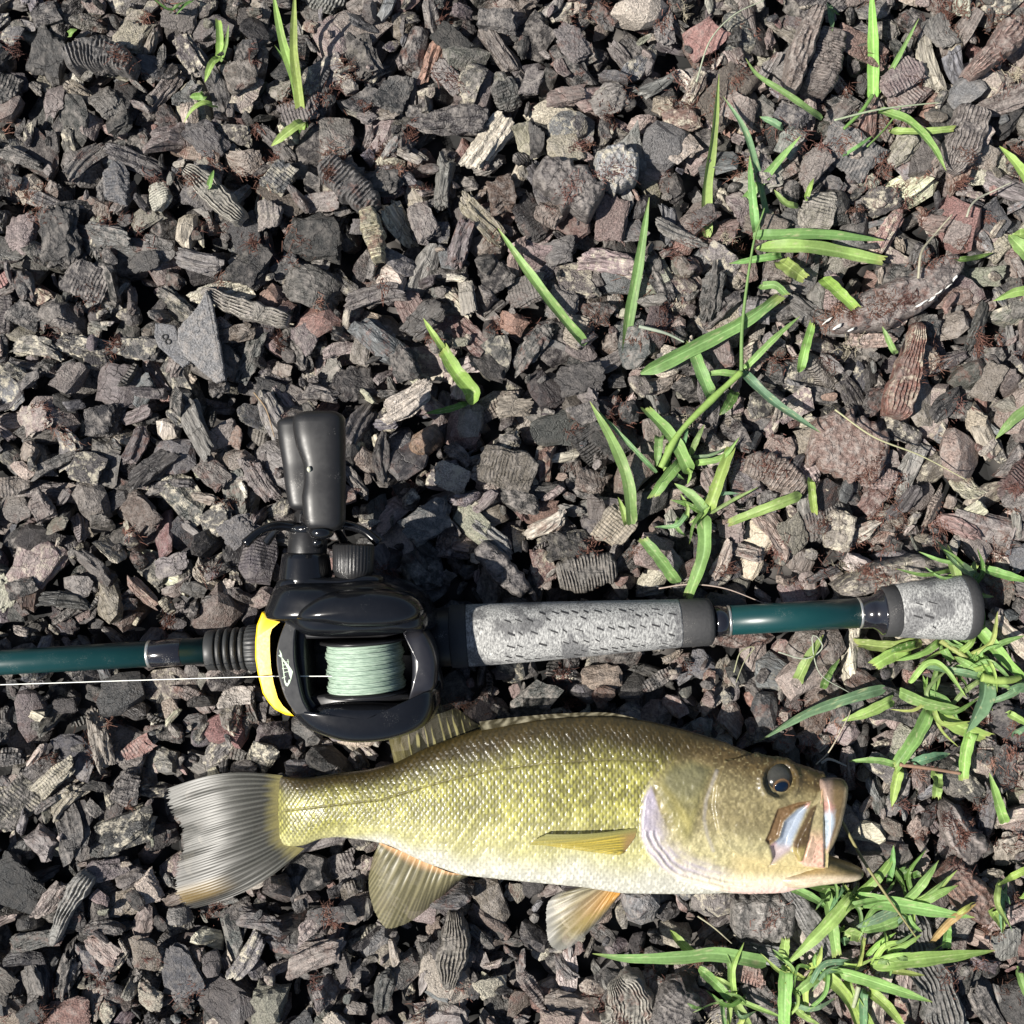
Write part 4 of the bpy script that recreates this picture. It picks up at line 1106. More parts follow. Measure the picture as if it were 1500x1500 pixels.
# spool across the reel, wound with pale green braid
sa, sb = np.array(W(538, 1016, .034)), np.array(W(533, 935, .034))
rp('spool', lathe('spool', sa, sb, [(0, .0148), (.02, .0158), (.05, .0158), (.065, .009), (.935, .009), (.95, .0158), (.98, .0158), (1, .0148)], 72), simple('spool_black', (.02, .02, .021), .3, metal=.3))
wp = [(.07, .0095)]
nw = 34
for i in range(nw):
    r_ = .01375 + .0004 * math.sin(i * .55) + .0002 * math.sin(i * 2.1)
    for q, e in ((.1, -.00026), (.35, 0), (.65, .00003), (.9, -.00026)):
        wp.append((.075 + .85 * (i + q) / nw, r_ + e))
wp.append((.93, .0095))
def braid():
    m, t, p, out = nodes('green_braid')
    co = N(t, 'TexCoord')
    n_ = N(t, 'TexNoise', i_Scale=1100.0, i_Detail=5.0, i_Roughness=.7)
    mp = N(t, 'Mapping'); mp.inputs['Scale'].default_value = (.25, 2.2, .25)
    t.links.new(co.outputs['Object'], mp.inputs[0]); t.links.new(mp.outputs[0], n_.inputs['Vector'])
    t.links.new(ramp(t, n_.outputs[0], [(.3, (.13, .19, .145)), (.5, (.27, .36, .285)), (.72, (.42, .50, .42))]), p.inputs['Base Color'])
    p.inputs['Roughness'].default_value = .5
    b_ = N(t, 'Bump', i_Strength=.5, i_Distance=.0004)
    t.links.new(n_.outputs[0], b_.inputs['Height']); t.links.new(b_.outputs[0], p.inputs['Normal'])
    return m
rp('line_winding', lathe('line_winding', sa, sb, wp, 72), braid())
# fish-bone emblem on the front bar
EMB = simple('emblem_print', (.50, .62, .46), .5)
zq = lambda L: [(370 + x * .12, 880 + y * .12) for x, y in L]
parts_ = [[(325, 592), (352, 640), (362, 682), (345, 690), (312, 668), (338, 655)], [(350, 676), (395, 735), (440, 785), (492, 865), (468, 968), (446, 905), (428, 830), (392, 765), (360, 700)], [(468, 960), (452, 1010), (425, 1048), (400, 1030), (384, 985), (396, 965), (410, 1000), (428, 1010), (440, 965)], [(352, 690), (362, 690), (398, 975), (386, 980)]]
for a, b_, w_ in (((355, 735), (410, 748), 9), ((365, 785), (425, 780), 9), ((362, 830), (432, 822), 9), ((372, 878), (440, 862), 9), ((358, 945), (408, 925), 9), ((430, 715), (440, 790), 8), ((445, 745), (405, 745), 6)):
    d_ = np.array(b_) - np.array(a); n_ = np.array([-d_[1], d_[0]]) / np.linalg.norm(d_) * w_ / 2
    parts_.append([tuple(np.array(a) - n_), tuple(np.array(b_) - n_ * .6), tuple(np.array(b_) + n_ * .6), tuple(np.array(a) + n_)])
vv, fc_ = [], []
for pi_, poly in enumerate(parts_):
    q = [W(x, y, .04605 + .00001 * pi_) for x, y in zq(poly)]
    fc_.append(tuple(range(len(vv), len(vv) + len(q)))); vv += q
rp('fish_bone_emblem', mesh('fish_bone_emblem', np.array(vv), fc_, False), EMB, fb)
# drag side: boss, star drag, tension knob, crank with two paddle knobs
HZ = .037
def H(px, py, z): return np.array(W(px, py, z))
rp('drive_boss', lathe('drive_boss', H(448, 862, HZ), H(448, 810, HZ), [(0, .0095), (.3, .0095), (.85, .0086), (.97, .0084), (1, .0076)], 48), BLK)
rp('drive_sleeve', lathe('drive_sleeve', H(450, 815, HZ), H(452, 770, HZ), [(0, .0069), (.1, .0070), (.92, .0069), (1, .0062)], 48), SATB)
KN = simple('knurled_black', (.02, .02, .021), .35, metal=.2, dust=.6, bump=.3, bscale=2500)
rp('tension_knob', lathe('tension_knob', H(517, 850, .040), H(518, 797, .040), [(0, .0062), (.2, .0066), (.28, .0071), (.96, .0073), (1, .0066)], 144, rmod=lambda t_, a: .02 * np.sign(np.sin(a * 36 + t_ * 9)) if .25 < t_ < .97 else 0 * a), KN)
star = rp('star_drag', lathe('star_drag', H(453, 782, HZ), H(453, 768, HZ), [(0, .006), (.3, .0078), (.8, .0078), (1, .006)], 48), BLK)
cS = H(455, 774, HZ)
for a in (0.05, 1.30, 2.56, 3.82, 5.07):
    dv = np.array([math.cos(a), 0, math.sin(a)])
    pts = [cS + dv * .004, cS + dv * .012 + np.array([0, .0012, 0]), cS + dv * .019 + np.array([0, -.0008, 0]), cS + dv * .0245 + np.array([0, -.0052, 0])]
    rp('drag_arm', tube('drag_arm', pts, .0016, 10, 24, [1.2, 1.1, 1, .9, 1.1]), BLK, star)
k1, k2 = H(473, 772, .061), H(446, 762, .0135)      # where the two paddles sit on the crank
cr = rp('crank_arm', tube('crank_arm', [k2 + np.array([0, 0, -.002]), k2 * .5 + H(452, 762, HZ) * .5 + np.array([0, -.001, 0]), H(453, 760, HZ), k1 * .5 + H(452, 762, HZ) * .5 + np.array([0, -.001, 0]), k1 + np.array([0, 0, .003])], .0026, 12, 40, [.9, 1.3, 1.6, 1.3, .9]), BLK)
rp('crank_nut', lathe('crank_nut', H(453, 766, HZ), H(454, 748, HZ), [(0, .0055), (.7, .0055), (1, .0045)], 6, False), SATB, cr)
KNOB = simple('soft_black_knob', (.013, .013, .014), .40, spec=.38, noise=.15, dust=.3)
def paddle(base, tip, wl, wr, thick, name='paddle_knob'):
    """flattened handle knob, waisted along its left edge"""
    a, b_ = np.array(base), np.array(tip)
    d_ = b_ - a; L_ = np.linalg.norm(d_); d_ = d_ / L_
    x_ = np.array([1.0, 0, 0]) - d_ * d_[0]; x_ /= np.linalg.norm(x_)
    z_ = np.cross(x_, d_)
    rings = []
    for t_ in np.concatenate([[0, .01, .03], np.linspace(.06, .94, 24), [.97, .99, 1.0]]):
        e = (1 - max(0, (.06 - t_) / .06) ** 2.2 * .45) if t_ < .06 else (1 - max(0, (t_ - .94) / .06) ** 2.2 * .4)
        l_ = np.interp(t_, np.linspace(0, 1, len(wl)), wl) * e; r_ = np.interp(t_, np.linspace(0, 1, len(wr)), wr) * e
        th_ = np.interp(t_, [0, .3, .5, .8, 1], [.85, .95, .9, 1, .95]) * thick / 2 * e
        an = np.linspace(0, 2 * np.pi, 48, endpoint=False)
        c_, s_ = np.cos(an), np.sin(an)
        cx = np.sign(c_) * np.abs(c_) ** .62; sx = np.sign(s_) * np.abs(s_) ** .62
        wx = np.where(cx > 0, cx * r_, cx * l_)
        rings.append(a + d_ * L_ * t_ + np.outer(wx, x_) + np.outer(sx * th_, z_))
    return rings_mesh(name, rings)
kn1 = rp('paddle_knob', paddle(H(473, 778, .0615), H(470, 603, .0615), [.0050, .0062, .0066, .0056, .0060, .0082, .0092, .0092], [.0070, .0076, .0078, .0078, .0078, .0080, .0080, .0080], .0135), KNOB)
kn2 = rp('paddle_knob', paddle(H(452, 748, .013), H(446, 610, .013), [.0066, .0078, .0084, .0088, .0096, .0102, .0103], [.0080] * 5, .012), KNOB)
rp('knob_bolt', lathe('knob_bolt', H(471, 774, .0635), H(471, 790, .0635), [(0, .004), (.5, .0042), (.8, .0034), (1, .0015)], 24), BLK, kn1)
rp('knob_mark', dome('knob_mark', [(453, 683), (457, 684), (458, 690), (454, 693), (451, 688)], .0655, [(1, .0660), (.8, .0684), (.4, .0686)], 20), simple('mark_ivory', (.42, .42, .33), .5), kn1)
# line leaving the spool, over the yellow bar and along the rod
LINE = simple('white_braid', (.75, .76, .70), .6)
obj('fishing_line', tube('fishing_line', [W(500, 991, .0455), W(483, 990.5, .0425), W(455, 990.5, .0415), W(436, 990.5, .0418), W(405, 990.5, .0421), W(384, 991, .0428), W(200, 996.5, .029), W(0, 1003, .017), W(-300, 1012, .012)], .00019, 6, 160), LINE, label='thin white braided line running from the reel past the rod blank', cat='fishing line')

# ------------------------------------------------------------------ grass and dry stems
GRASS = tinted('grass_blade', .52, .28, trans=.28, grain=.16, gscale=700.0, bump=.1)
G = {'g': (.18, .30, .095), 'b': (.14, .235, .125), 'y': (.31, .40, .11), 'l': (.245, .365, .10), 't': (.38, .29, .12), 'd': (.085, .165, .04), 'w': (.42, .40, .30), 's': (.30, .24, .13)}
def blade(root, pts, width, tone='g', lift=2.0, cut=False, name='blade', rise=None):
    """pts in photo pixels; lies over the mulch lift mm above it, or climbs with rise = (z0, z1) in mm"""
    n = 34
    P = spline(pts, n) if len(pts) > 2 else spline([pts[0], ((pts[0][0] + pts[1][0]) / 2 + rng.uniform(-2, 2), (pts[0][1] + pts[1][1]) / 2 + rng.uniform(-2, 2)), pts[1]], n)
    u = np.linspace(0, 1, n)
    if rise: z = np.interp(u, np.linspace(0, 1, len(rise)), rise) / 1000
    else:
        g = np.array([hz(x, y, .003) for x, y in P])
        g = np.array([g[max(0, i - 5):i + 6].max() for i in range(n)])
        g = np.convolve(np.pad(g, 5, mode='edge'), np.ones(11) / 11, 'valid')
        z = np.maximum(g, -.002) + lift / 1000 * (.55 + .45 * np.sin(u * np.pi)) - .003 * (1 - smooth(0, .13, u))
    Q = np.array([W(x, y, z_) for (x, y), z_ in zip(P, z)])
    T = np.gradient(Q, axis=0); T /= np.linalg.norm(T, axis=1)[:, None]
    side = np.stack([-T[:, 1], T[:, 0], 0 * u], 1); side /= np.linalg.norm(side, axis=1)[:, None]
    roll = rng.normal(0, .28) + .25 * np.sin(u * rng.uniform(2, 5) + rng.uniform(0, 6))
    nrm_ = np.cross(T, side)
    sd = side * np.cos(roll)[:, None] + nrm_ * np.sin(roll)[:, None]
    nn = np.cross(T, sd)
    wd = width * .97 * kz(.005) / 2
    prof = smooth(0, .10, u + .05) * (1 - u ** 3.5 * .96) if not cut else np.clip(smooth(0, .14, u + .04) * (1 - .25 * u ** 2), 0, 1)
    if cut == 2: prof = np.ones(n)
    wd = wd * prof * (1 + .05 * np.sin(u * 23 + rng.uniform(0, 6)))
    cs = np.linspace(-1, 1, 15)
    V = Q[:, None] + sd[:, None] * (cs[None, :, None] * wd[:, None, None]) + nn[:, None] * ((np.abs(cs)[None] ** 1.3 * .42 * wd[:, None])[..., None])
    if cut:      # torn, slanting end
        jag = rng.uniform(-.7, .7) * cs + rng.normal(0, .16, 15)
        V = V + (T[-1] * width * kz(.005) * .5)[None, None] * (jag[None] * smooth(.82, 1, u)[:, None])[..., None]
    base = np.array(G[tone]) * rng.uniform(.85, 1.2) * (1 + rng.normal(0, .06, 3))
    cc = np.tile(base, (n, 15, 1))
    cc *= (1 + rng.normal(0, .10, 15))[None, :, None]    # veins
    cc[:, 7] = cc[:, 7] * 1.3 + .03                      # pale midrib
    cc *= (.9 + .25 * vnoise(u * 30 + rng.uniform(0, 90), u * 0, 4, 62))[:, None, None]
    spots = vnoise(u[:, None] * 60 + rng.uniform(0, 90), cs[None] * 5 + 0 * u[:, None] + rng.uniform(0, 90), 1.0, 61)
    cc = mixa(cc, (.46, .47, .26), smooth(.80, .92, spots) * .7)
    cc = mixa(cc, (.36, .34, .10), (smooth(.90, 1, u)[:, None] + 0 * cs[None]) * .45)
    Vt = V.reshape(-1, 3)
    me = mesh(name, Vt, grid_faces(n, 15), True, cc.reshape(-1, 3))
    o = obj(name, me, GRASS)
    return under(o, root) if root else o
def stalk(root, pts, width, tone='y', lift=2.0, name='stem', taper=None, z=None):
    P = spline(pts, 24) if len(pts) > 2 else spline([pts[0], ((pts[0][0] + pts[1][0]) / 2, (pts[0][1] + pts[1][1]) / 2 + 1), pts[1]], 24)
    if z is None:
        g = np.array([hz(x, y, .003) for x, y in P])
        g = np.array([g[max(0, i - 4):i + 5].max() for i in range(24)])
        g = np.convolve(np.pad(g, 4, mode='edge'), np.ones(9) / 9, 'valid')
        zz = np.maximum(g, -.002) + lift / 1000
    else: zz = np.interp(np.linspace(0, 1, 24), np.linspace(0, 1, len(z)), z) / 1000
    me = tube(name, [W(x, y, q) for (x, y), q in zip(P, zz)], width * kz(.005) / 2, 7, 40, taper or [1, .9, .8])
    a = me.attributes.new('tint', 'FLOAT_COLOR', 'POINT')
    a.data.foreach_set('color', np.tile((*[c * rng.uniform(.85, 1.15) for c in G[tone]], 1), len(me.vertices)).ravel())
    o = obj(name, me, GRASS)
    return under(o, root) if root else o
def more(r, x, y):
    """thin young blades around a joint, growing up from between the chips"""
    for k in range(rng.integers(3, 7)):
        a = rng.uniform(0, 6.283); L_ = rng.uniform(28, 85); c_ = rng.normal(0, .35)
        x0, y0 = x + rng.normal(0, 12), y + rng.normal(0, 12)
        blade(r, [(x0, y0), (x0 + L_ * .5 * math.cos(a), y0 + L_ * .5 * math.sin(a)), (x0 + L_ * math.cos(a + c_), y0 + L_ * math.sin(a + c_))], rng.uniform(4.5, 9.5), rng.choice(['g', 'l', 'd', 'b', 'y'], p=[.35, .3, .2, .1, .05]), rng.uniform(2, 6))
BUSHY = {(1252, 1313), (1330, 1325), (1280, 1405), (1225, 1425), (1152, 1412), (1430, 960), (1440, 992), (1370, 1035), (1034, 748), (1000, 680), (1070, 1465), (1410, 845), (1480, 1285)}
def tuft(x, y, label, items, cat='grass'):
    r = empty('grass_tuft', W(x, y, max(-.002, hz(x, y))), label, cat, 'grass growing through the mulch')
    for it in items:
        if it[0] == 'S': stalk(r, *it[1:])
        else: blade(r, *it)
    if (x, y) in BUSHY: more(r, x, y); more(r, x + rng.uniform(-25, 25), y + rng.uniform(-15, 25))
    return r
tuft(445, 200, 'upright pair of grass blades on a thick stalk at the mulch edge', [
    ([(443, 190), (436, 130), (414, 60), (398, -20)], 15, 'l', 0, False, 'blade', (2, 10, 20, 30)),
    ([(444, 190), (437, 130), (430, 70), (432, -20)], 14, 'l', 0, False, 'blade', (2, 12, 22, 32)),
    ([(446, 200), (443, 165), (436, 125)], 15, 'd', 0, 2, 'blade', (0, 5, 9)),
    ([(433, 126), (420, 95), (402, 66)], 7, 'g', 0, False, 'blade', (9, 13, 16)),
    ([(444, 178), (420, 195), (397, 214)], 15, 'l', 3)])
tuft(322, 88, 'short grass sprout with three cut blades near the upright pair', [
    ([(322, 88), (322, 58), (320, 29)], 12, 'l', 0, True, 'blade', (4, 9, 14)),
    ([(323, 90), (331, 65), (335, 36)], 6, 'g', 0, False, 'blade', (4, 9, 12)),
    ([(320, 84), (309, 95), (300, 121)], 10, 'l', 3)])
tuft(300, 152, 'tiny arched yellow-green sprout beside a black chip', [
    ([(318, 158), (300, 151), (283, 160), (269, 180)], 8, 'l', 5), ([(299, 140), (278, 142)], 12, 'g', 2)])
tuft(250, 18, 'wispy grass sprout at the top edge of the mulch', [
    ([(262, 12), (245, 14), (222, -4)], 6, 'd', 5), ([(250, 20), (258, 10), (272, 2)], 6, 'd', 5), ([(285, 0), (270, 8), (258, 22)], 5, 'd', 4)])
tuft(308, 272, 'single small green blade tip on pale fibre strip', [([(306, 276), (309, 262), (313, 249)], 8, 'g', 2)])
tuft(108, 48, 'tiny stub of green blade between dark chips', [([(101, 52), (113, 43)], 9, 'g', 2)])
tuft(684, 590, 'small curled bright green leaf with thin tip alone in dark mulch', [
    ([(684, 588), (692, 575), (668, 545), (648, 512)], 24, 'l', 4, True), ([(652, 516), (638, 495), (620, 466)], 10, 'l', 4), ([(684, 591), (660, 599), (622, 606)], 10, 'd', 2.5)])
tuft(850, 500, 'long straight blade slanting down to a grey chip', [([(857, 505), (815, 455), (775, 400), (729, 334)], 17, 'g', 3)])
tuft(918, 515, 'tall upright folded blade beside the slanting one', [([(917, 520), (920, 470), (935, 390), (951, 289)], 17, 'g', 0, False, 'blade', (2, 6, 10, 14))])
tuft(940, 545, 'broad long blade lying beneath a thin stalk', [([(938, 547), (1020, 507), (1090, 470), (1142, 432)], 23, 'g', 4, True)])
tuft(1085, 545, 'branching grass runner with thick jointed stem and spread leaves', [
    ('S', [(1086, 545), (1040, 588), (995, 635), (968, 685)], 10, 'y', 5, 'stem', [1, .85, 1.15, .95, .8, 1.1, .9]),
    ('S', [(1086, 543), (1088, 470), (1103, 360), (1120, 305)], 6, 'g', 7, 'stem', [1, .7, .4]),
    ([(1090, 540), (1130, 500), (1172, 463)], 10, 'g', 6), ([(1088, 545), (1135, 590), (1202, 634)], 14, 'b', 5), ([(1085, 549), (1055, 546), (1024, 551)], 10, 'g', 5),
    ([(1042, 584), (1025, 540), (1011, 502)], 20, 'g', 4, True), ([(1076, 574), (1068, 590), (1054, 608)], 16, 'd', 3)])
tuft(1000, 680, 'cluster of short broad leaves at the runner foot', [
    ([(1012, 694), (985, 642), (944, 598)], 20, 'g', 4, True), ([(1006, 664), (977, 698), (957, 728)], 18, 'g', 5, True), ([(966, 638), (961, 684)], 13, 'g', 3), ([(982, 650), (972, 690)], 12, 'y', 4)])
tuft(924, 765, 'long bowed blade with thin companion left of runner foot', [
    ([(925, 768), (919, 705), (898, 648), (864, 588)], 18, 'g', 4), ([(962, 692), (912, 640), (868, 594)], 7, 'b', 3), ([(918, 768), (905, 728)], 10, 'l', 3)])
tuft(1034, 748, 'grass shoot with three leaves meeting above the rod grip', [
    ([(1036, 750), (1054, 702), (1070, 655)], 18, 'l', 4, True), ([(1036, 752), (1014, 726), (988, 708)], 15, 'g', 4), ([(1033, 752), (1005, 738), (982, 732)], 9, 'd', 3), ([(1031, 752), (1031, 812), (1008, 877)], 21, 'g', 4, True), ([(994, 854), (965, 816), (941, 789)], 19, 'g', 3, True)])
tuft(1180, 725, 'cut blade reaching out from under the beaded brown chip', [([(1174, 724), (1112, 749), (1067, 767)], 16, 'l', 3, True), ([(1186, 700), (1193, 752)], 13, 'l', 3, True)])
tuft(1180, 510, 'short straight cut blade standing between chips', [([(1171, 545), (1180, 510), (1190, 474)], 14, 'g', 3, True)])
tuft(1035, 340, 'single tall yellowish blade standing upright', [([(1035, 348), (1034, 280), (1044, 200), (1053, 108)], 19, 'y', 0, False, 'blade', (1, 6, 11, 15))])
tuft(1280, 140, 'broad upright blade with narrow side blade at top', [
    ([(1279, 146), (1279, 60), (1277, -20)], 17, 'l', 0, False, 'blade', (2, 10, 18)), ([(1280, 144), (1308, 98), (1346, 27)], 8, 'g', 0, False, 'blade', (2, 9, 14)), ('S', [(1278, 140), (1262, 163), (1236, 189)], 6, 'g', 3)])
tuft(1190, 165, 'thin bent blade trailing over brown chips', [([(1204, 174), (1150, 136), (1110, 110), (1092, 85)], 9, 'g', 4)])
tuft(1120, 335, 'crossed grass blades rising beside a dark meshed chip', [
    ([(1126, 345), (1108, 252), (1090, 190), (1059, 141)], 14, 'b', 0, False, 'blade', (3, 8, 12, 15)), ([(1079, 307), (1120, 260), (1173, 199)], 14, 'g', 0, False, 'blade', (2, 9, 14)), ([(1107, 340), (1102, 280), (1098, 228)], 13, 'g', 3), ([(1147, 189), (1113, 171)], 11, 'b', 3)])
tuft(1310, 185, 'arched leaf over a flat pale blade by ridged chip', [([(1288, 162), (1330, 178), (1365, 213), (1386, 250)], 15, 'g', 6), ([(1302, 192), (1350, 193), (1398, 188)], 11, 'l', 2, True), ([(1236, 229), (1258, 214), (1278, 199)], 7, 'g', 4), ('S', [(1270, 215), (1295, 190), (1320, 158)], 3, 'g', 5)])
tuft(1105, 360, 'flat layered blades pointing right from a stem joint', [
    ([(1103, 346), (1200, 344), (1295, 352)], 17, 'g', 4), ([(1108, 364), (1190, 363), (1294, 383)], 21, 'l', 3, True), ([(1144, 374), (1105, 380), (1068, 386)], 11, 'g', 2), ([(1142, 383), (1178, 408)], 22, 'l', 2, True), ([(1205, 408), (1252, 452)], 20, 'l', 2, True), ([(1112, 420), (1135, 418), (1152, 432)], 12, 'g', 3, True)])
tuft(1150, 295, 'short yellow-green leaf pair among brown chips', [([(1169, 303), (1150, 298), (1134, 278)], 11, 'l', 3), ([(1180, 292), (1192, 261)], 8, 'l', 4)])
tuft(1305, 505, 'narrow blade tip between long curved chip and fibre fan', [([(1312, 518), (1292, 478)], 9, 'g', 2)])
tuft(1216, 28, 'short dull leaf beside tall brown splinter', [([(1213, 5), (1219, 46)], 11, 'b', 3), ([(1217, 12), (1230, 22)], 8, 'd', 3)])
tuft(1490, 245, 'pale blade entering beside a big grey chip', [([(1510, 270), (1488, 240), (1464, 214)], 15, 'l', 4)])
tuft(1495, 365, 'ragged leaf at the mulch edge with torn tip', [([(1515, 385), (1495, 362), (1477, 344)], 24, 'g', 4), ([(1510, 340), (1480, 346)], 16, 'l', 4), ([(1399, 381), (1425, 378), (1455, 370)], 8, 'd', 3)])
tuft(1495, 430, 'smooth pointed blade above the brown plate chip', [([(1520, 424), (1485, 428), (1454, 441)], 15, 'l', 4)])
tuft(1490, 610, 'blade leaning in over square grey chip', [([(1520, 590), (1490, 610), (1458, 643)], 16, 'g', 4)])
tuft(1410, 845, 'small grass clump growing above the rod butt cap', [
    ([(1432, 848), (1398, 822), (1368, 788)], 15, 'b', 4), ([(1403, 852), (1395, 825), (1388, 798)], 15, 'g', 3), ([(1437, 833), (1470, 842), (1510, 852)], 15, 'g', 4), ([(1420, 850), (1424, 836), (1430, 826)], 12, 'l', 4, True)])
tuft(1430, 960, 'grass plant wrapping under and around the rod butt', [
    ([(1350, 940), (1310, 948), (1253, 943)], 19, 'l', 2, True), ([(1335, 946), (1305, 960), (1280, 975)], 22, 'l', 1.5, True), ([(1378, 938), (1350, 956), (1312, 968)], 13, 'l', 3), ([(1345, 943), (1320, 948), (1295, 956)], 11, 'd', 4),
    ([(1404, 957), (1420, 935), (1436, 905), (1427, 866)], 18, 'd', 3), ([(1424, 911), (1450, 940), (1480, 975), (1512, 1000)], 19, 'l', 4),
    ('S', [(1378, 938), (1405, 956), (1432, 978)], 9, 'y', 3), ([(1381, 948), (1395, 968)], 13, 'g', 3, True), ([(1428, 954), (1440, 970), (1453, 990)], 14, 'l', 3, True)])
tuft(1440, 992, 'leafy grass joint with broad folded leaf below the rod butt', [
    ([(1442, 993), (1400, 984), (1345, 975)], 12, 'b', 6), ([(1332, 1000), (1358, 972), (1382, 978), (1416, 1022)], 9, 'l', 7), ([(1441, 993), (1425, 978), (1398, 962)], 16, 'g', 5),
    ([(1443, 990), (1440, 1025), (1415, 1075)], 30, 'b', 6), ('S', [(1438, 992), (1465, 997), (1495, 994)], 13, 'y', 4), ([(1510, 995), (1478, 1018), (1440, 1032)], 11, 'b', 5), ([(1512, 1003), (1475, 1010)], 20, 'b', 6)])
tuft(1370, 1035, 'crossing broad leaves lying below the rod butt', [
    ([(1318, 1013), (1360, 1030), (1414, 1040)], 19, 'g', 4), ([(1368, 1040), (1410, 1066), (1445, 1080)], 24, 'l', 2, True), ([(1374, 978), (1366, 1010), (1355, 1042)], 13, 'l', 3), ([(1362, 1035), (1340, 1080), (1310, 1125)], 22, 'g', 3, True), ([(1424, 1065), (1415, 1102), (1411, 1142)], 18, 'l', 3, True), ([(1475, 1044), (1510, 1064)], 11, 'l', 3), ([(1484, 1075), (1510, 1060)], 12, 'b', 3)])
tuft(1300, 1015, 'pair of long pointed leaves reaching towards the fish head', [
    ([(1296, 1008), (1250, 1020), (1180, 1045), (1113, 1085)], 17, 'b', 3), ([(1308, 1024), (1270, 1044), (1233, 1056)], 17, 'l', 3)])
tuft(1318, 1120, 'jointed runner with short leaves right of the fish eye', [
    ([(1316, 1121), (1285, 1114), (1243, 1115)], 10, 'g', 3), ('S', [(1318, 1120), (1365, 1126), (1407, 1133)], 6, 's', 3), ([(1318, 1122), (1312, 1150), (1306, 1182)], 15, 'l', 3), ([(1338, 1118), (1365, 1110), (1392, 1104)], 15, 'b', 2), ([(1370, 1128), (1371, 1168)], 17, 'l', 2, True)])
tuft(1460, 1170, 'lone cut blade beside an upright leaf shaped chip', [([(1472, 1205), (1460, 1170), (1449, 1132)], 15, 'l', 3)])
tuft(1252, 1313, 'grass joint by the fish jaw with wide flung leaves', [
    ([(1250, 1314), (1285, 1285), (1312, 1250)], 17, 'l', 5), ([(1301, 1292), (1309, 1238)], 10, 'g', 4), ([(1252, 1315), (1330, 1327), (1428, 1344)], 22, 'g', 5), ([(1250, 1311), (1215, 1302), (1178, 1296)], 17, 'd', 2), ([(1250, 1312), (1216, 1350), (1170, 1395), (1150, 1415)], 20, 'g', 6, False), ([(1199, 1288), (1215, 1330), (1226, 1400)], 18, 'g', 2, True), ([(1160, 1300), (1195, 1318), (1215, 1335)], 13, 'g', 2)])
tuft(1330, 1325, 'fan of pointed blades beside the plank-like chip', [
    ([(1318, 1324), (1345, 1300), (1375, 1260)], 15, 'g', 6), ([(1325, 1326), (1352, 1312), (1388, 1285)], 13, 'g', 5), ([(1328, 1330), (1360, 1316), (1403, 1297)], 14, 'l', 4), ([(1336, 1320), (1292, 1342), (1250, 1360)], 16, 'b', 4), ([(1322, 1345), (1295, 1356), (1258, 1366)], 15, 'g', 3), ([(1302, 1268), (1318, 1290), (1328, 1312)], 9, 'd', 4), ([(1315, 1282), (1335, 1278), (1350, 1284)], 18, 'd', 2)])
tuft(1280, 1405, 'low grass clump with long bright blade pointing right', [
    ([(1278, 1412), (1370, 1402), (1458, 1392)], 22, 'l', 5), ([(1283, 1404), (1310, 1398), (1345, 1394)], 9, 'l', 6), ([(1298, 1395), (1325, 1384), (1350, 1369)], 10, 'l', 4), ([(1254, 1422), (1260, 1398), (1264, 1372)], 13, 'y', 4, True), ([(1232, 1362), (1260, 1372)], 20, 'l', 3, True), ([(1230, 1380), (1245, 1378)], 12, 'b', 3), ([(1292, 1395), (1290, 1370)], 10, 'd', 3)])
tuft(1225, 1425, 'grass clump with long blade sweeping over ribbed strip', [
    ([(1222, 1420), (1280, 1438), (1366, 1468)], 19, 'g', 5), ([(1207, 1424), (1240, 1462), (1258, 1505)], 19, 'l', 3, True), ([(1273, 1450), (1300, 1475), (1328, 1508)], 16, 'l', 3), ([(1265, 1448), (1264, 1510)], 13, 'b', 3, True), ([(1240, 1432), (1252, 1460), (1282, 1510)], 14, 'l', 2, True), ('S', [(1258, 1445), (1250, 1475)], 7, 'w', 4)])
tuft(1152, 1412, 'grass joint below the fish jaw with broad hanging blade', [
    ([(1152, 1414), (1150, 1460), (1150, 1512)], 21, 'g', 4, True), ([(1202, 1426), (1185, 1440), (1164, 1456)], 15, 'g', 3, True), ([(1158, 1468), (1190, 1477), (1224, 1462)], 10, 'b', 4), ([(1160, 1468), (1175, 1485), (1203, 1502)], 11, 'l', 3), ([(1148, 1404), (1150, 1375)], 16, 'l', 2, True), ([(1180, 1436), (1165, 1425), (1152, 1415)], 6, 'y', 5)])
tuft(1395, 1345, 'yellowing blade bent across the ribbed strip', [([(1362, 1380), (1392, 1348), (1430, 1324)], 13, 't', 4), ([(1386, 1388), (1392, 1352)], 13, 'g', 3), ([(1425, 1322), (1408, 1334), (1398, 1342)], 10, 'y', 5)])
tuft(1000, 1400, 'long broad blade lying flat below the pelvic fin', [([(1122, 1410), (1050, 1397), (1000, 1401), (920, 1403), (868, 1397)], 21, 'g', 2.5), ([(1013, 1396), (1000, 1384), (981, 1362)], 14, 'l', 3), ([(1024, 1418), (1050, 1442), (1072, 1466)], 15, 'g', 2, True)])
tuft(1070, 1465, 'small forked sprout with two downward blades', [([(1070, 1464), (1067, 1508)], 9, 'l', 3), ([(1072, 1464), (1085, 1482), (1102, 1508)], 15, 'l', 3), ([(1028, 1476), (1007, 1470)], 9, 'd', 3)])
tuft(1480, 1285, 'thin pale blade entering above the plank chip', [([(1512, 1270), (1482, 1284), (1458, 1298)], 11, 'l', 4), ([(1458, 1302), (1480, 1325)], 10, 'b', 3), ([(1452, 1332), (1470, 1362)], 14, 'l', 2, True)])
tuft(1495, 1440, 'narrow blade standing at the lower mulch edge', [([(1490, 1418), (1497, 1440), (1508, 1470)], 11, 'g', 3)])
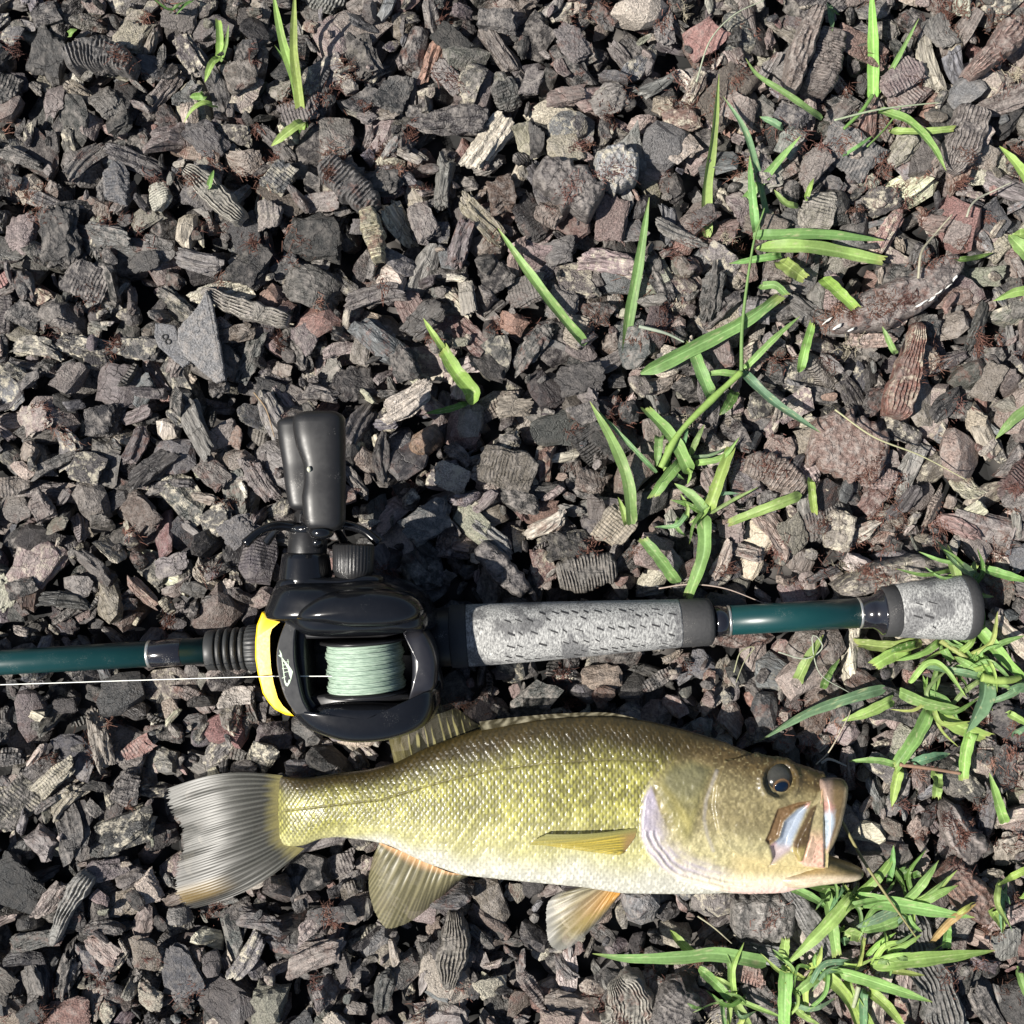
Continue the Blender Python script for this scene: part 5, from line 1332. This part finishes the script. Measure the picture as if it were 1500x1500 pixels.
tuft(1182, 975, 'two short blades among white rootlets under the rod', [([(1168, 998), (1185, 965), (1206, 930)], 17, 'l', 3), ([(1205, 1008), (1215, 985), (1230, 965)], 11, 'd', 2)])
def stem(label, pts, w_, tone, lift=3, name='dry_stem'):
    o = stalk(None, pts, w_, tone, lift, name, [1, 1, .8, .5])
    o['label'] = label; o['category'] = 'dry stem'; o['group'] = 'dry stems and rootlets on the mulch'
stem('brown dry stalk running from the fish mouth to the grass', [(1232, 1200), (1262, 1256), (1292, 1302), (1342, 1373)], 4.5, 's', 6)
stem('thin straight straw across the cracked brown plate chip', [(1223, 600), (1280, 640), (1350, 668), (1416, 703)], 2.6, 'w', 4)
stem('short tan twig between the broad blade and upright blade', [(936, 478), (975, 488), (1002, 501)], 5, 'w', 3)
stem('pale straw lying beside the arched leaf', [(1222, 176), (1290, 160), (1376, 150)], 3, 'w', 4)
stem('bent tan straw by a smooth oval chip', [(1345, 408), (1350, 370), (1368, 345), (1395, 314)], 3.8, 'w', 3)
stem('curved dry blade above the grey square chip', [(1416, 318), (1422, 302), (1434, 290), (1455, 280), (1482, 267)], 3.4, 'w', 3)
stem('fine brown rootlet lying on chips below the belly', [(1022, 1342), (1045, 1358), (1072, 1382)], 2.6, 'w', 3)
stem('fine pale hair-like root above the rod collar', [(965, 862), (1010, 856), (1062, 862), (1120, 884)], 2.2, 'w', 3)
stem('looping white rootlet left of the two short blades', [(1075, 985), (1085, 955), (1105, 948), (1090, 970), (1078, 1000)], 1.8, 'w', 3)
stem('long curled white rootlet tangled by the two short blades', [(1140, 955), (1180, 965), (1205, 948), (1190, 930), (1200, 985), (1245, 1015)], 2, 'w', 4)
stem('thin root hair hanging above the fish eye', [(1195, 1120), (1215, 1100), (1240, 1055), (1246, 1040)], 2, 'w', 3)
stem('split dry root fragment above the fish snout', [(1203, 1118), (1215, 1112), (1240, 1122)], 4, 'w', 3)
stem('dry bent root near the grass with crossed blades', [(1020, 120), (1040, 60), (1075, 22), (1120, 0)], 2.4, 'w', 4)
stem('pair of dry rootlets beside the chip stamped 8', [(372, 575), (390, 600), (402, 640)], 2.4, 's', 3)
